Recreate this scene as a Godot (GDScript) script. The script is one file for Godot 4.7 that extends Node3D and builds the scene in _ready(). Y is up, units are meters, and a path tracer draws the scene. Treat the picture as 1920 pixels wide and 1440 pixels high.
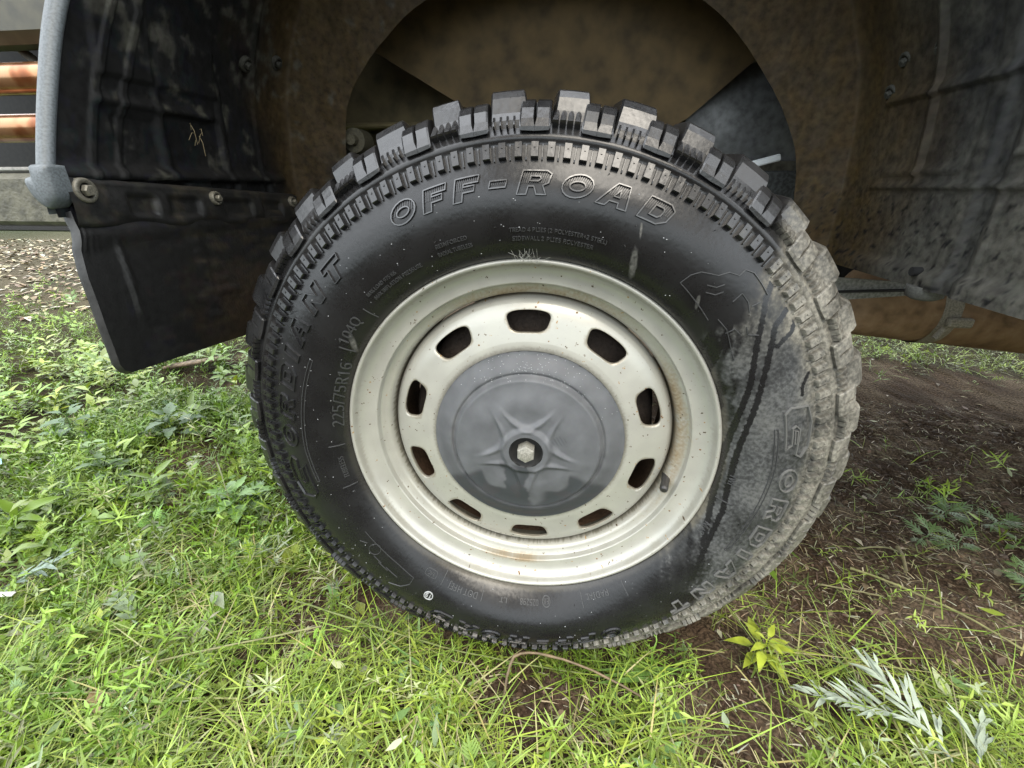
extends Node3D
# A muddy off-road wheel in its arch, photographed close up over trodden weeds. Metres, y up.

const WC := 0.362          # height of the wheel centre above the ground
var rng := RandomNumberGenerator.new()
var nz := FastNoiseLite.new()
var nf := FastNoiseLite.new()
var mottle: Texture2D

# ---------------------------------------------------------------- small helpers
func fresh() -> SurfaceTool:
	var st := SurfaceTool.new()
	st.begin(Mesh.PRIMITIVE_TRIANGLES)
	return st

func put(called: String, mesh: Mesh, m: Material, parent: Node = self) -> MeshInstance3D:
	var o := MeshInstance3D.new()
	o.mesh = mesh
	o.material_override = m
	o.name = called
	parent.add_child(o, true)
	return o

func obj(called: String, st: SurfaceTool, m: Material, parent: Node = self) -> MeshInstance3D:
	st.generate_normals()
	return put(called, st.commit(), m, parent)

func base(called: String, at := Vector3.ZERO, parent: Node = self) -> Node3D:
	var o := Node3D.new()
	o.name = called
	o.position = at
	parent.add_child(o, true)
	return o

func tag(o: Node, label: String, category := "", group := "", kind := "") -> void:
	o.set_meta("label", label)
	if category: o.set_meta("category", category)
	if group: o.set_meta("group", group)
	if kind: o.set_meta("kind", kind)

func sm(a: float, b: float, x: float) -> float:
	return smoothstep(a, b, x)

func tri(st: SurfaceTool, a: Vector3, b: Vector3, c: Vector3) -> void:
	st.add_vertex(a); st.add_vertex(b); st.add_vertex(c)

func quad(st: SurfaceTool, a: Vector3, b: Vector3, c: Vector3, d: Vector3) -> void:
	tri(st, a, b, c); tri(st, a, c, d)

# grid of nu x nv cells; f(u,v) gives the point, colour and uv come from the callables when given
func grid(st: SurfaceTool, nu: int, nv: int, f: Callable, col = null, uvf = null, smooth := 0, flip := false) -> void:
	st.set_smooth_group(smooth)
	var pts := PackedVector3Array()
	var cs := PackedColorArray()
	var us := PackedVector2Array()
	for j in nv + 1:
		for i in nu + 1:
			var p: Vector3 = f.call(float(i) / nu, float(j) / nv)
			pts.append(p)
			if col != null: cs.append(col.call(float(i) / nu, float(j) / nv, p))
			if uvf != null: us.append(uvf.call(p))
	for j in nv:
		for i in nu:
			var a := j * (nu + 1) + i
			var q := [a, a + 1, a + nu + 2, a, a + nu + 2, a + nu + 1]
			if flip: q = [a, a + nu + 2, a + 1, a, a + nu + 1, a + nu + 2]
			for k in q:
				if col != null: st.set_color(cs[k])
				if uvf != null: st.set_uv(us[k])
				st.add_vertex(pts[k])

func box(st: SurfaceTool, c: Vector3, s: Vector3, b := 0.004, turn := Basis.IDENTITY) -> void:   # chamfered box
	st.set_smooth_group(-1)
	var h := s / 2.0
	b = minf(b, minf(h.x, minf(h.y, h.z)) * 0.9)
	var P := func(x: float, y: float, z: float, ax: int) -> Vector3:
		var v := Vector3(x * (h.x - (b if ax != 0 else 0.0)), y * (h.y - (b if ax != 1 else 0.0)), z * (h.z - (b if ax != 2 else 0.0)))
		return c + turn * v
	for s1 in [-1.0, 1.0]:
		for k in 3:
			var q: Array[Vector3] = []
			for w in [[-1.0, -1.0], [1.0, -1.0], [1.0, 1.0], [-1.0, 1.0]]:
				var d := [0.0, 0.0, 0.0]
				d[k] = s1; d[(k + 1) % 3] = w[0] * s1; d[(k + 2) % 3] = w[1]
				q.append(P.call(d[0], d[1], d[2], k))
			quad(st, q[0], q[3], q[2], q[1])
	for k in 3:
		for s1 in [-1.0, 1.0]:
			for s2 in [-1.0, 1.0]:
				var a := (k + 1) % 3
				var e := (k + 2) % 3
				var q: Array[Vector3] = []
				for w in [[-1.0, a], [1.0, a], [1.0, e], [-1.0, e]]:
					var d := [0.0, 0.0, 0.0]
					d[k] = w[0]; d[a] = s1; d[e] = s2
					q.append(P.call(d[0], d[1], d[2], w[1]))
				if s1 * s2 > 0: quad(st, q[0], q[1], q[2], q[3])
				else: quad(st, q[3], q[2], q[1], q[0])
	for sx in [-1.0, 1.0]:
		for sy in [-1.0, 1.0]:
			for sz in [-1.0, 1.0]:
				var p0: Vector3 = P.call(sx, sy, sz, 0)
				var p1: Vector3 = P.call(sx, sy, sz, 1)
				var p2: Vector3 = P.call(sx, sy, sz, 2)
				if sx * sy * sz > 0: tri(st, p0, p2, p1)
				else: tri(st, p0, p1, p2)

func tube(st: SurfaceTool, pts: PackedVector3Array, radii, n := 8, caps := true) -> void:
	st.set_smooth_group(1)
	var rings: Array[PackedVector3Array] = []
	var side := Vector3.ZERO
	for i in pts.size():
		var t := (pts[mini(i + 1, pts.size() - 1)] - pts[maxi(i - 1, 0)]).normalized()
		if side == Vector3.ZERO: side = t.cross(Vector3.UP if absf(t.y) < 0.9 else Vector3.RIGHT).normalized()
		side = (side - t * side.dot(t)).normalized()
		var up := side.cross(t)
		var r: float = radii if radii is float else radii[i]
		var ring := PackedVector3Array()
		for k in n:
			var a := TAU * k / n
			ring.append(pts[i] + (side * cos(a) + up * sin(a)) * r)
		rings.append(ring)
	for i in pts.size() - 1:
		for k in n:
			var k2 := (k + 1) % n
			quad(st, rings[i][k], rings[i][k2], rings[i + 1][k2], rings[i + 1][k])
	if caps:
		st.set_smooth_group(-1)
		for k in n:
			var k2 := (k + 1) % n
			tri(st, pts[0], rings[0][k2], rings[0][k])
			tri(st, pts[-1], rings[-1][k], rings[-1][k2])

func lathe(st: SurfaceTool, prof: PackedVector2Array, n := 180, warp = null, uvf = null, col = null) -> void:   # prof (r, z) round the z axis
	var f := func(u: float, v: float) -> Vector3:
		var x: float = v * (prof.size() - 1)
		var i := mini(int(round(x)), prof.size() - 1)
		var p := Vector3(prof[i].x * cos(u * TAU), prof[i].x * sin(u * TAU), prof[i].y)
		return warp.call(p) if warp != null else p
	grid(st, n, prof.size() - 1, f, col, uvf, 0, true)

func catmull(p: PackedVector2Array, k := 4) -> PackedVector2Array:
	var out := PackedVector2Array()
	for i in p.size() - 1:
		for j in k:
			out.append(p[i].cubic_interpolate(p[i + 1], p[maxi(i - 1, 0)], p[mini(i + 2, p.size() - 1)], float(j) / k))
	out.append(p[-1])
	return out

# ---------------------------------------------------------------- materials
func lin(c: Color) -> Color:
	return c.linear_to_srgb()

func noise_tex(seed_: int, freq: float, size: int, ramp: Gradient, normal := false, bump := 4.0, octaves := 4, kind := FastNoiseLite.TYPE_SIMPLEX_SMOOTH) -> NoiseTexture2D:
	var n := FastNoiseLite.new()
	n.seed = seed_; n.frequency = freq; n.noise_type = kind; n.fractal_octaves = octaves
	var t := NoiseTexture2D.new()
	t.width = size; t.height = size; t.seamless = true; t.noise = n
	if ramp: t.color_ramp = ramp
	t.as_normal_map = normal; t.bump_strength = bump
	return t

func ramp(stops: Array) -> Gradient:
	var g := Gradient.new()
	var offs := PackedFloat32Array()
	var cols := PackedColorArray()
	for s in stops:
		offs.append(s[0]); cols.append(s[1])
	g.offsets = offs; g.colors = cols
	return g

func grey(v: float) -> Color:
	return Color(v, v, v)

func mat(c: Color, rough: float, metal := 0.0) -> StandardMaterial3D:
	var m := StandardMaterial3D.new()
	m.albedo_color = lin(c); m.roughness = rough; m.metallic = metal
	m.cull_mode = BaseMaterial3D.CULL_DISABLED
	return m

func vmat(rough: float, grain: Texture2D = null, scale := 8.0, bump: Texture2D = null, depth := 1.0) -> StandardMaterial3D:   # colour from the vertices, times a grain
	var m := mat(Color.WHITE, rough)
	m.vertex_color_use_as_albedo = true
	if grain:
		m.albedo_texture = grain
		m.uv1_triplanar = true; m.uv1_scale = Vector3.ONE * scale
	if bump:
		m.normal_enabled = true; m.normal_texture = bump; m.normal_scale = depth
		m.uv1_triplanar = true; m.uv1_scale = Vector3.ONE * scale
	return m

func grained(c: Color, rough: float, grain: Texture2D, scale: float, bump: Texture2D = null, depth := 1.0, metal := 0.0) -> StandardMaterial3D:
	var m := vmat(rough, grain, scale, bump, depth)
	m.vertex_color_use_as_albedo = false
	m.albedo_color = lin(c); m.metallic = metal
	return m

# ---------------------------------------------------------------- tyre: section, warping and surface
var SEC := PackedVector2Array()      # outer sidewall from bead to shoulder, r -> z

func sec_z(r: float) -> float:
	if r <= SEC[0].x: return SEC[0].y
	for i in SEC.size() - 1:
		if r <= SEC[i + 1].x:
			return lerpf(SEC[i].y, SEC[i + 1].y, (r - SEC[i].x) / (SEC[i + 1].x - SEC[i].x))
	return SEC[-1].y

func warp(p: Vector3) -> Vector3:    # the tyre bulges and flattens where it carries the load
	var r := Vector2(p.x, p.y).length()
	var a := atan2(p.y, p.x)
	var d := exp(-pow((a + PI / 2) / 0.55, 2.0))
	p.z += 0.013 * d * sm(0.225, 0.27, r) * (1.0 - sm(0.31, 0.36, r)) * (1.0 if p.z > -0.09 else -1.0)
	if p.y < -0.352: p.y = -0.352 + (p.y + 0.352) * 0.45
	return p

func on_tyre(ang: float, r: float, off := 0.0) -> Vector3:
	var e := 0.0015
	var n := Vector2(-(sec_z(r + e) - sec_z(r - e)) / (2 * e), 1.0).normalized()   # (radial, axial)
	var rr := r + n.x * off
	return warp(Vector3(rr * cos(ang), rr * sin(ang), sec_z(r) + n.y * off))

func tyre_uv(p: Vector3) -> Vector2:
	return Vector2(p.x / 0.84 + 0.5, 0.5 - p.y / 0.84)

func rim_uv(p: Vector3) -> Vector2:
	return Vector2(p.x / 0.46 + 0.5, 0.5 - p.y / 0.46)

# raised plate on the sidewall: convex outline in (t metres along the arc, r), height h
func pad(st: SurfaceTool, ang: float, outline: Array, h: float, inset := 0.8) -> void:
	var c := Vector2.ZERO
	for q in outline: c += q
	c /= outline.size()
	var lo := PackedVector3Array()
	var mi := PackedVector3Array()
	var hi := PackedVector3Array()
	for q in outline:
		var k: Vector2 = c + (q - c) * (1.0 - (1.0 - inset) * 0.4)
		var k2: Vector2 = c + (q - c) * inset
		lo.append(on_tyre(ang - q.x / q.y, q.y, -0.002))
		mi.append(on_tyre(ang - k.x / k.y, k.y, h * 0.75))
		hi.append(on_tyre(ang - k2.x / k2.y, k2.y, h))
	var top := on_tyre(ang - c.x / c.y, c.y, h)
	st.set_smooth_group(-1)
	for i in outline.size():
		var j := (i + 1) % outline.size()
		for q in [[lo[i], lo[j], mi[j]], [lo[i], mi[j], mi[i]], [mi[i], mi[j], hi[j]], [mi[i], hi[j], hi[i]], [hi[i], hi[j], top]]:
			for p in q:
				st.set_uv(tyre_uv(p)); st.add_vertex(p)

# ridge that follows a polyline given as Vector2(angle, r)
func ridge(st: SurfaceTool, line: PackedVector2Array, w: float, h: float, closed := false) -> void:
	var pts := PackedVector2Array()
	var n := line.size()
	for i in (n if closed else n - 1):
		var a := line[i]
		var b := line[(i + 1) % n]
		var len_ := Vector2((b.x - a.x) * (a.y + b.y) / 2, b.y - a.y).length()
		var k := maxi(1, int(ceil(len_ / 0.006)))
		for j in k: pts.append(a.lerp(b, float(j) / k))
	if not closed: pts.append(line[-1])
	var m := pts.size()
	var rows: Array[PackedVector3Array] = []
	for i in m:
		var a := pts[(i - 1 + m) % m] if closed or i > 0 else pts[i]
		var b := pts[(i + 1) % m] if closed or i < m - 1 else pts[i]
		var t := Vector2((b.x - a.x) * pts[i].y, b.y - a.y).normalized()
		var s := Vector2(-t.y, t.x)
		var row := PackedVector3Array()
		for c in [[-w, -0.0006], [-w * 0.45, h], [w * 0.45, h], [w, -0.0006]]:
			row.append(on_tyre(pts[i].x + s.x * c[0] / pts[i].y, pts[i].y + s.y * c[0], c[1]))
		rows.append(row)
	st.set_smooth_group(-1)
	for i in (m if closed else m - 1):
		var A := rows[i]
		var B := rows[(i + 1) % m]
		for k in 3:
			for p in [A[k], B[k], B[k + 1], A[k], B[k + 1], A[k + 1]]:
				st.set_uv(tyre_uv(p)); st.add_vertex(p)

# outlines of the big letters: contours in a box of width w and height 1
func ell(cx: float, cy: float, rx: float, ry: float, n := 18) -> Array:
	var o := []
	for i in n: o.append(Vector2(cx + rx * cos(TAU * i / n), cy + ry * sin(TAU * i / n)))
	return o

func glyph(c: String) -> Array:
	match c:
		"O": return [ell(0.7, 0.5, 0.7, 0.5), ell(0.7, 0.5, 0.36, 0.2)]
		"F": return [[Vector2(0, 0), Vector2(0, 1), Vector2(1.15, 1), Vector2(1.15, .72), Vector2(.45, .72), Vector2(.45, .6), Vector2(1.0, .6), Vector2(1.0, .36), Vector2(.45, .36), Vector2(.45, 0)]]
		"-": return [[Vector2(0, .34), Vector2(0, .64), Vector2(.8, .64), Vector2(.8, .34)]]
		"R": return [[Vector2(0, 0), Vector2(0, 1), Vector2(1.1, 1), Vector2(1.35, .88), Vector2(1.35, .5), Vector2(1.12, .38), Vector2(1.42, 0), Vector2(.95, 0), Vector2(.72, .34), Vector2(.45, .34), Vector2(.45, 0)], [Vector2(.45, .56), Vector2(.45, .76), Vector2(.85, .76), Vector2(.95, .66), Vector2(.85, .56)]]
		"A": return [[Vector2(-.1, 0), Vector2(.42, 1), Vector2(1.0, 1), Vector2(1.42, 0), Vector2(.98, 0), Vector2(.9, .22), Vector2(.46, .22), Vector2(.36, 0)], [Vector2(.55, .44), Vector2(.7, .76), Vector2(.83, .44)]]
		"D": return [[Vector2(0, 0), Vector2(0, 1), Vector2(1.0, 1), Vector2(1.32, .8), Vector2(1.32, .25), Vector2(1.0, 0)], [Vector2(.42, .27), Vector2(.42, .73), Vector2(.82, .73), Vector2(.92, .62), Vector2(.92, .38), Vector2(.82, .27)]]
		"I": return [[Vector2(0, 0), Vector2(0, 1), Vector2(.44, 1), Vector2(.44, 0)]]
		"N": return [[Vector2(0, 0), Vector2(0, 1), Vector2(.45, 1), Vector2(.92, .48), Vector2(.92, 1), Vector2(1.32, 1), Vector2(1.32, 0), Vector2(.9, 0), Vector2(.4, .55), Vector2(.4, 0)]]
		"T": return [[Vector2(.38, 0), Vector2(.38, .7), Vector2(0, .7), Vector2(0, 1), Vector2(1.25, 1), Vector2(1.25, .7), Vector2(.84, .7), Vector2(.84, 0)]]
		"C": return [[Vector2(0, .2), Vector2(0, 1.05), Vector2(.9, 1.25), Vector2(2.3, 1.15), Vector2(2.9, .8), Vector2(2.75, .52), Vector2(1.25, .62), Vector2(1.05, .42), Vector2(1.2, .25), Vector2(2.2, .25), Vector2(2.5, -.05), Vector2(.35, -.1)], [Vector2(1.35, .38), Vector2(2.1, .38), Vector2(2.1, .5), Vector2(1.35, .52)]]
	return []

func big_letter(c: String, mid: float, r0: float, h: float, parent: Node, m: Material, skew := 0.32, hatch := true) -> void:
	var st := fresh()
	var cs := glyph(c)
	var wmax := 0.0
	for q in cs[0]: wmax = maxf(wmax, q.x)
	var place := func(q: Vector2) -> Vector2:
		var x: float = (q.x - wmax / 2 + (q.y - 0.5) * skew) * h
		return Vector2(mid - x / (r0 + h * 0.5), r0 + q.y * h)
	for k in cs:
		var line := PackedVector2Array()
		for q in k: line.append(place.call(q))
		ridge(st, line, 0.00125, 0.0022, true)
	if hatch:
		var outer := PackedVector2Array(cs[0])
		var x := -0.2
		while x < wmax + 0.2:
			var segs := Geometry2D.intersect_polyline_with_polygon(PackedVector2Array([Vector2(x, 0.48), Vector2(x, 1.2)]), outer)
			for s in segs:
				var keep := [s]
				if cs.size() > 1: keep = Geometry2D.clip_polyline_with_polygon(s, PackedVector2Array(cs[1]))
				for t in keep:
					if t.size() > 1: ridge(st, PackedVector2Array([place.call(t[0]), place.call(t[-1])]), 0.0004, 0.0008)
			x += 0.1
	obj("raised_letter", st, m, parent)

func small_text(st: SurfaceTool, text: String, mid: float, r0: float, h: float, spread := 1.0, raise := 0.0013) -> void:
	var tm := TextMesh.new()
	var f := SystemFont.new()
	f.font_names = PackedStringArray(["Droid Sans"])
	tm.font = f; tm.font_size = 32; tm.pixel_size = 1.0 / 32.0; tm.depth = 0.1; tm.curve_step = 4.0
	tm.text = text
	var a := tm.get_mesh_arrays()
	var v: PackedVector3Array = a[Mesh.ARRAY_VERTEX]
	var idx: PackedInt32Array = a[Mesh.ARRAY_INDEX]
	if v.is_empty(): return
	var lo := 1e9
	for p in v: lo = minf(lo, p.y)
	st.set_smooth_group(-1)
	for i in idx:
		var p := v[i]
		var q := on_tyre(mid - p.x * h * 1.35 * spread / r0, r0 + (p.y - lo) * h * 1.35, raise if p.z > 0 else -0.0005)
		st.set_uv(tyre_uv(q)); st.add_vertex(q)

# ---------------------------------------------------------------- foliage helpers
func leaf(st: SurfaceTool, at: Vector3, dir: Vector3, up: Vector3, L: float, W: float, droop := 0.3, fold := 0.25, teeth := 0, n := 5, peak := 0.4) -> void:
	dir = dir.normalized()
	var side := dir.cross(up).normalized()
	up = side.cross(dir).normalized()
	var rows := []
	for i in n + 1:
		var t := float(i) / n
		var w := W * 0.5 * (pow(t / peak, 0.7) if t < peak else pow(maxf(0.0, (1.0 - t) / (1.0 - peak)), 0.85))
		if teeth > 0: w *= 1.0 + 0.28 * (1.0 if i % 2 == 0 else -0.6) * (0.0 if i == 0 or i == n else 1.0)
		var c := at + dir * (L * t) - up * (L * droop * t * t) * 0.9
		rows.append([c - side * w + up * (w * fold), c, c + side * w + up * (w * fold)])
	st.set_smooth_group(2)
	for i in n:
		for k in 2:
			quad(st, rows[i][k], rows[i][k + 1], rows[i + 1][k + 1], rows[i + 1][k])

func stem_curve(a: Vector3, dir: Vector3, L: float, droop: float, n := 5, wob := 0.0) -> PackedVector3Array:
	var p := PackedVector3Array()
	for i in n + 1:
		var t := float(i) / n
		p.append(a + dir.normalized() * (L * t) + Vector3(rng.randf_range(-wob, wob), -L * droop * t * t + rng.randf_range(-wob, wob) * 0.5, rng.randf_range(-wob, wob)) * (0.0 if i == 0 else 1.0))
	return p

func along(p: PackedVector3Array, t: float) -> Vector3:
	var x := clampf(t, 0.0, 0.9999) * (p.size() - 1)
	return p[int(x)].lerp(p[int(x) + 1], x - int(x))

func scatter(called: String, mesh: Mesh, m: Material, where: Array, cols: Array, label: String, category: String) -> void:
	var mm := MultiMesh.new()
	mm.transform_format = MultiMesh.TRANSFORM_3D
	mm.use_colors = true
	mm.mesh = mesh
	mm.instance_count = where.size()
	for i in where.size():
		mm.set_instance_transform(i, where[i])
		mm.set_instance_color(i, cols[i])
	var o := MultiMeshInstance3D.new()
	o.multimesh = mm
	o.material_override = m
	o.name = called
	add_child(o, true)
	tag(o, label, category, "", "stuff")

# ---------------------------------------------------------------- ground
func mud(x: float, z: float) -> float:      # 1 where the earth is bare
	var w := 0.07 * nz.get_noise_2d(x * 900.0, z * 900.0) + 0.05 * nf.get_noise_2d(x * 700.0, z * 700.0)
	var right := sm(-0.05, 0.06, (-0.015 + 0.26 * (x - 0.37)) - z + w * 1.3) * sm(0.22, 0.34, x + w)
	var far := sm(1.25, 1.5, -z + (x - 1.3) * 0.1 + w * 3.0) * sm(0.3, 0.9, x)
	right *= 1.0 - far
	var under := sm(0.14, 0.3, -z + w) * sm(-0.75, -0.5, x + w * 1.5) * (1.0 - far)
	var rim := sm(0.09, 0.02, absf(z + 0.04 + w * 0.4) ) * sm(0.5, 0.3, absf(x))
	var p1 := sm(0.12, 0.05, Vector2((x - 0.02) * 0.7, z - 0.07).length() + w * 0.6)
	var p2 := sm(0.17, 0.07, Vector2((x - 0.31) * 0.9, (z - 0.06) * 1.1).length() + w * 0.9)
	var p3 := sm(0.15, 0.06, Vector2((x + 0.30) * 0.6, z + 0.03).length() + w * 0.8) * 0.92
	var p4 := sm(0.20, 0.06, Vector2((x + 0.88) * 0.7, z + 0.40).length() + w) * 0.85
	var patch := sm(0.06, 0.22, nz.get_noise_2d(x * 420.0 + 70.0, z * 420.0) + 0.25 * nf.get_noise_2d(x * 700.0, z * 700.0)) * 0.8 * sm(1.5, 1.2, absf(x))
	return clampf(maxf(maxf(maxf(right, under), maxf(rim, patch)), maxf(maxf(p1, p4), maxf(p2, p3))), 0.0, 1.0)

func litter(x: float, z: float) -> float:   # pale dead leaves on the bank behind the vehicle
	return sm(-1.2, -2.0, z + 0.25 * nz.get_noise_2d(x * 150.0, z * 150.0)) * sm(-1.3, -2.0, x) * sm(-9.0, -6.0, x)

func gh(x: float, z: float) -> float:
	var d := Vector2(x, z).length()
	var h := 0.022 * nz.get_noise_2d(x * 110.0, z * 110.0) * sm(0.2, 0.9, d)
	h += 0.010 * nf.get_noise_2d(x * 900.0, z * 900.0) + 0.007 * nf.get_noise_2d(x * 2600.0, z * 2600.0)
	h -= 0.012 * exp(-pow((z + 0.09) / 0.1, 2.0)) * sm(1.6, 0.2, absf(x))
	h += 0.05 * sm(2.2, 6.0, d)
	return h - 0.004

func _ready() -> void:
	rng.seed = 7
	nz.seed = 3; nz.frequency = 0.01; nz.fractal_octaves = 3
	nf.seed = 11; nf.frequency = 0.02; nf.fractal_octaves = 4

	# ------------------------------------------------------------ camera, sky, light
	var cam := Camera3D.new()
	cam.name = "camera"
	cam.position = Vector3(0.041, 0.290 + WC, 0.472)
	cam.rotation_order = EULER_ORDER_YXZ
	cam.rotation_degrees = Vector3(-23.52, 7.14, 0.0)
	cam.fov = 80.54
	cam.near = 0.02
	cam.far = 600.0
	add_child(cam)

	var sky := ProceduralSkyMaterial.new()
	sky.sky_top_color = Color(0.96, 0.975, 1.0)      # overcast: three times as bright overhead as at the horizon
	sky.sky_horizon_color = Color(0.58, 0.61, 0.62)
	sky.sky_curve = 0.6
	sky.ground_bottom_color = Color(0.30, 0.32, 0.24)
	sky.ground_horizon_color = Color(0.36, 0.38, 0.33)
	sky.sky_energy_multiplier = 1.5
	sky.ground_energy_multiplier = 1.0
	var sk := Sky.new()
	sk.sky_material = sky
	var env := Environment.new()
	env.background_mode = Environment.BG_SKY
	env.sky = sk
	env.tonemap_mode = Environment.TONE_MAPPER_LINEAR
	env.tonemap_exposure = 2.9
	env.sdfgi_enabled = true
	env.ssao_enabled = true
	env.ssil_enabled = true
	var we := WorldEnvironment.new()
	we.environment = env
	we.name = "world_environment"
	add_child(we)
	var sun := DirectionalLight3D.new()
	sun.name = "sun"
	sun.light_energy = 0.4
	sun.light_color = Color(1.0, 0.97, 0.92)
	sun.light_angular_distance = 30.0
	sun.shadow_enabled = true
	sun.rotation_degrees = Vector3(-52, 20, 0)
	add_child(sun)

	# ------------------------------------------------------------ shared textures and materials
	var g_soft := noise_tex(1, 0.02, 512, ramp([[0.0, grey(0.62)], [0.5, grey(0.86)], [1.0, grey(1.0)]]))
	var g_dust := noise_tex(2, 0.03, 512, ramp([[0.0, grey(0.45)], [0.45, grey(0.75)], [0.6, grey(0.9)], [1.0, grey(1.0)]]), false, 4.0, 5)
	var n_fine := noise_tex(4, 0.06, 512, null, true, 6.0, 4)
	var n_lump := noise_tex(5, 0.02, 512, null, true, 10.0, 5)
	ground_and_setting(g_dust, n_lump)
	vehicle(g_soft, g_dust, n_fine, n_lump)
	plants()

# ================================================================ ground
func steps(lo: float, hi: float, cell: float, far: float) -> PackedFloat32Array:
	var a := PackedFloat32Array()
	var x := lo
	while x <= hi: a.append(x); x += cell
	var d := cell
	var left := PackedFloat32Array()
	x = lo
	while x > -far:
		d *= 1.18; x -= d; left.append(x)
	left.reverse()
	d = cell
	x = a[-1]
	var out := left
	out.append_array(a)
	while x < far:
		d *= 1.18; x += d; out.append(x)
	return out

func ground_and_setting(grain: Texture2D, bump: Texture2D) -> void:
	var xs := steps(-1.5, 1.5, 0.012, 260.0)
	var zs := steps(-0.9, 0.42, 0.012, 260.0)
	var st := fresh()
	st.set_smooth_group(0)
	var w := xs.size()
	for z in zs:
		for x in xs:
			var d := Vector2(x, z).length()
			var y := gh(x, z)
			var m := mud(x, z) if d < 12.0 else 0.0
			var n := nf.get_noise_2d(x * 260.0, z * 260.0)
			var c := Color(0.055, 0.046, 0.024).lerp(Color(0.115, 0.078, 0.050), m)
			c = c.lerp(Color(0.17, 0.128, 0.085), clampf(m * (n * 1.6 + 0.25), 0.0, 1.0))
			c = c.lerp(Color(0.15, 0.13, 0.085), litter(x, z) * 0.6)
			c = c.lerp(Color(0.05, 0.075, 0.02), sm(6.0, 14.0, d))
			c *= 0.9 + 0.5 * n
			st.set_color(Color(c.r, c.g, c.b))
			st.add_vertex(Vector3(x, y, z))
	for j in zs.size() - 1:
		for i in w - 1:
			var a := j * w + i
			for k in [a, a + 1, a + w + 1, a, a + w + 1, a + w]: st.add_index(k)
	var m := vmat(0.95, grain, 9.0, bump, 2.2)
	m.metallic_specular = .2
	m.uv1_world_triplanar = true
	var o := obj("ground", st, m)
	tag(o, "damp brown earth under the vehicle and the weeds, bare and muddy at the right", "ground", "", "structure")

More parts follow.
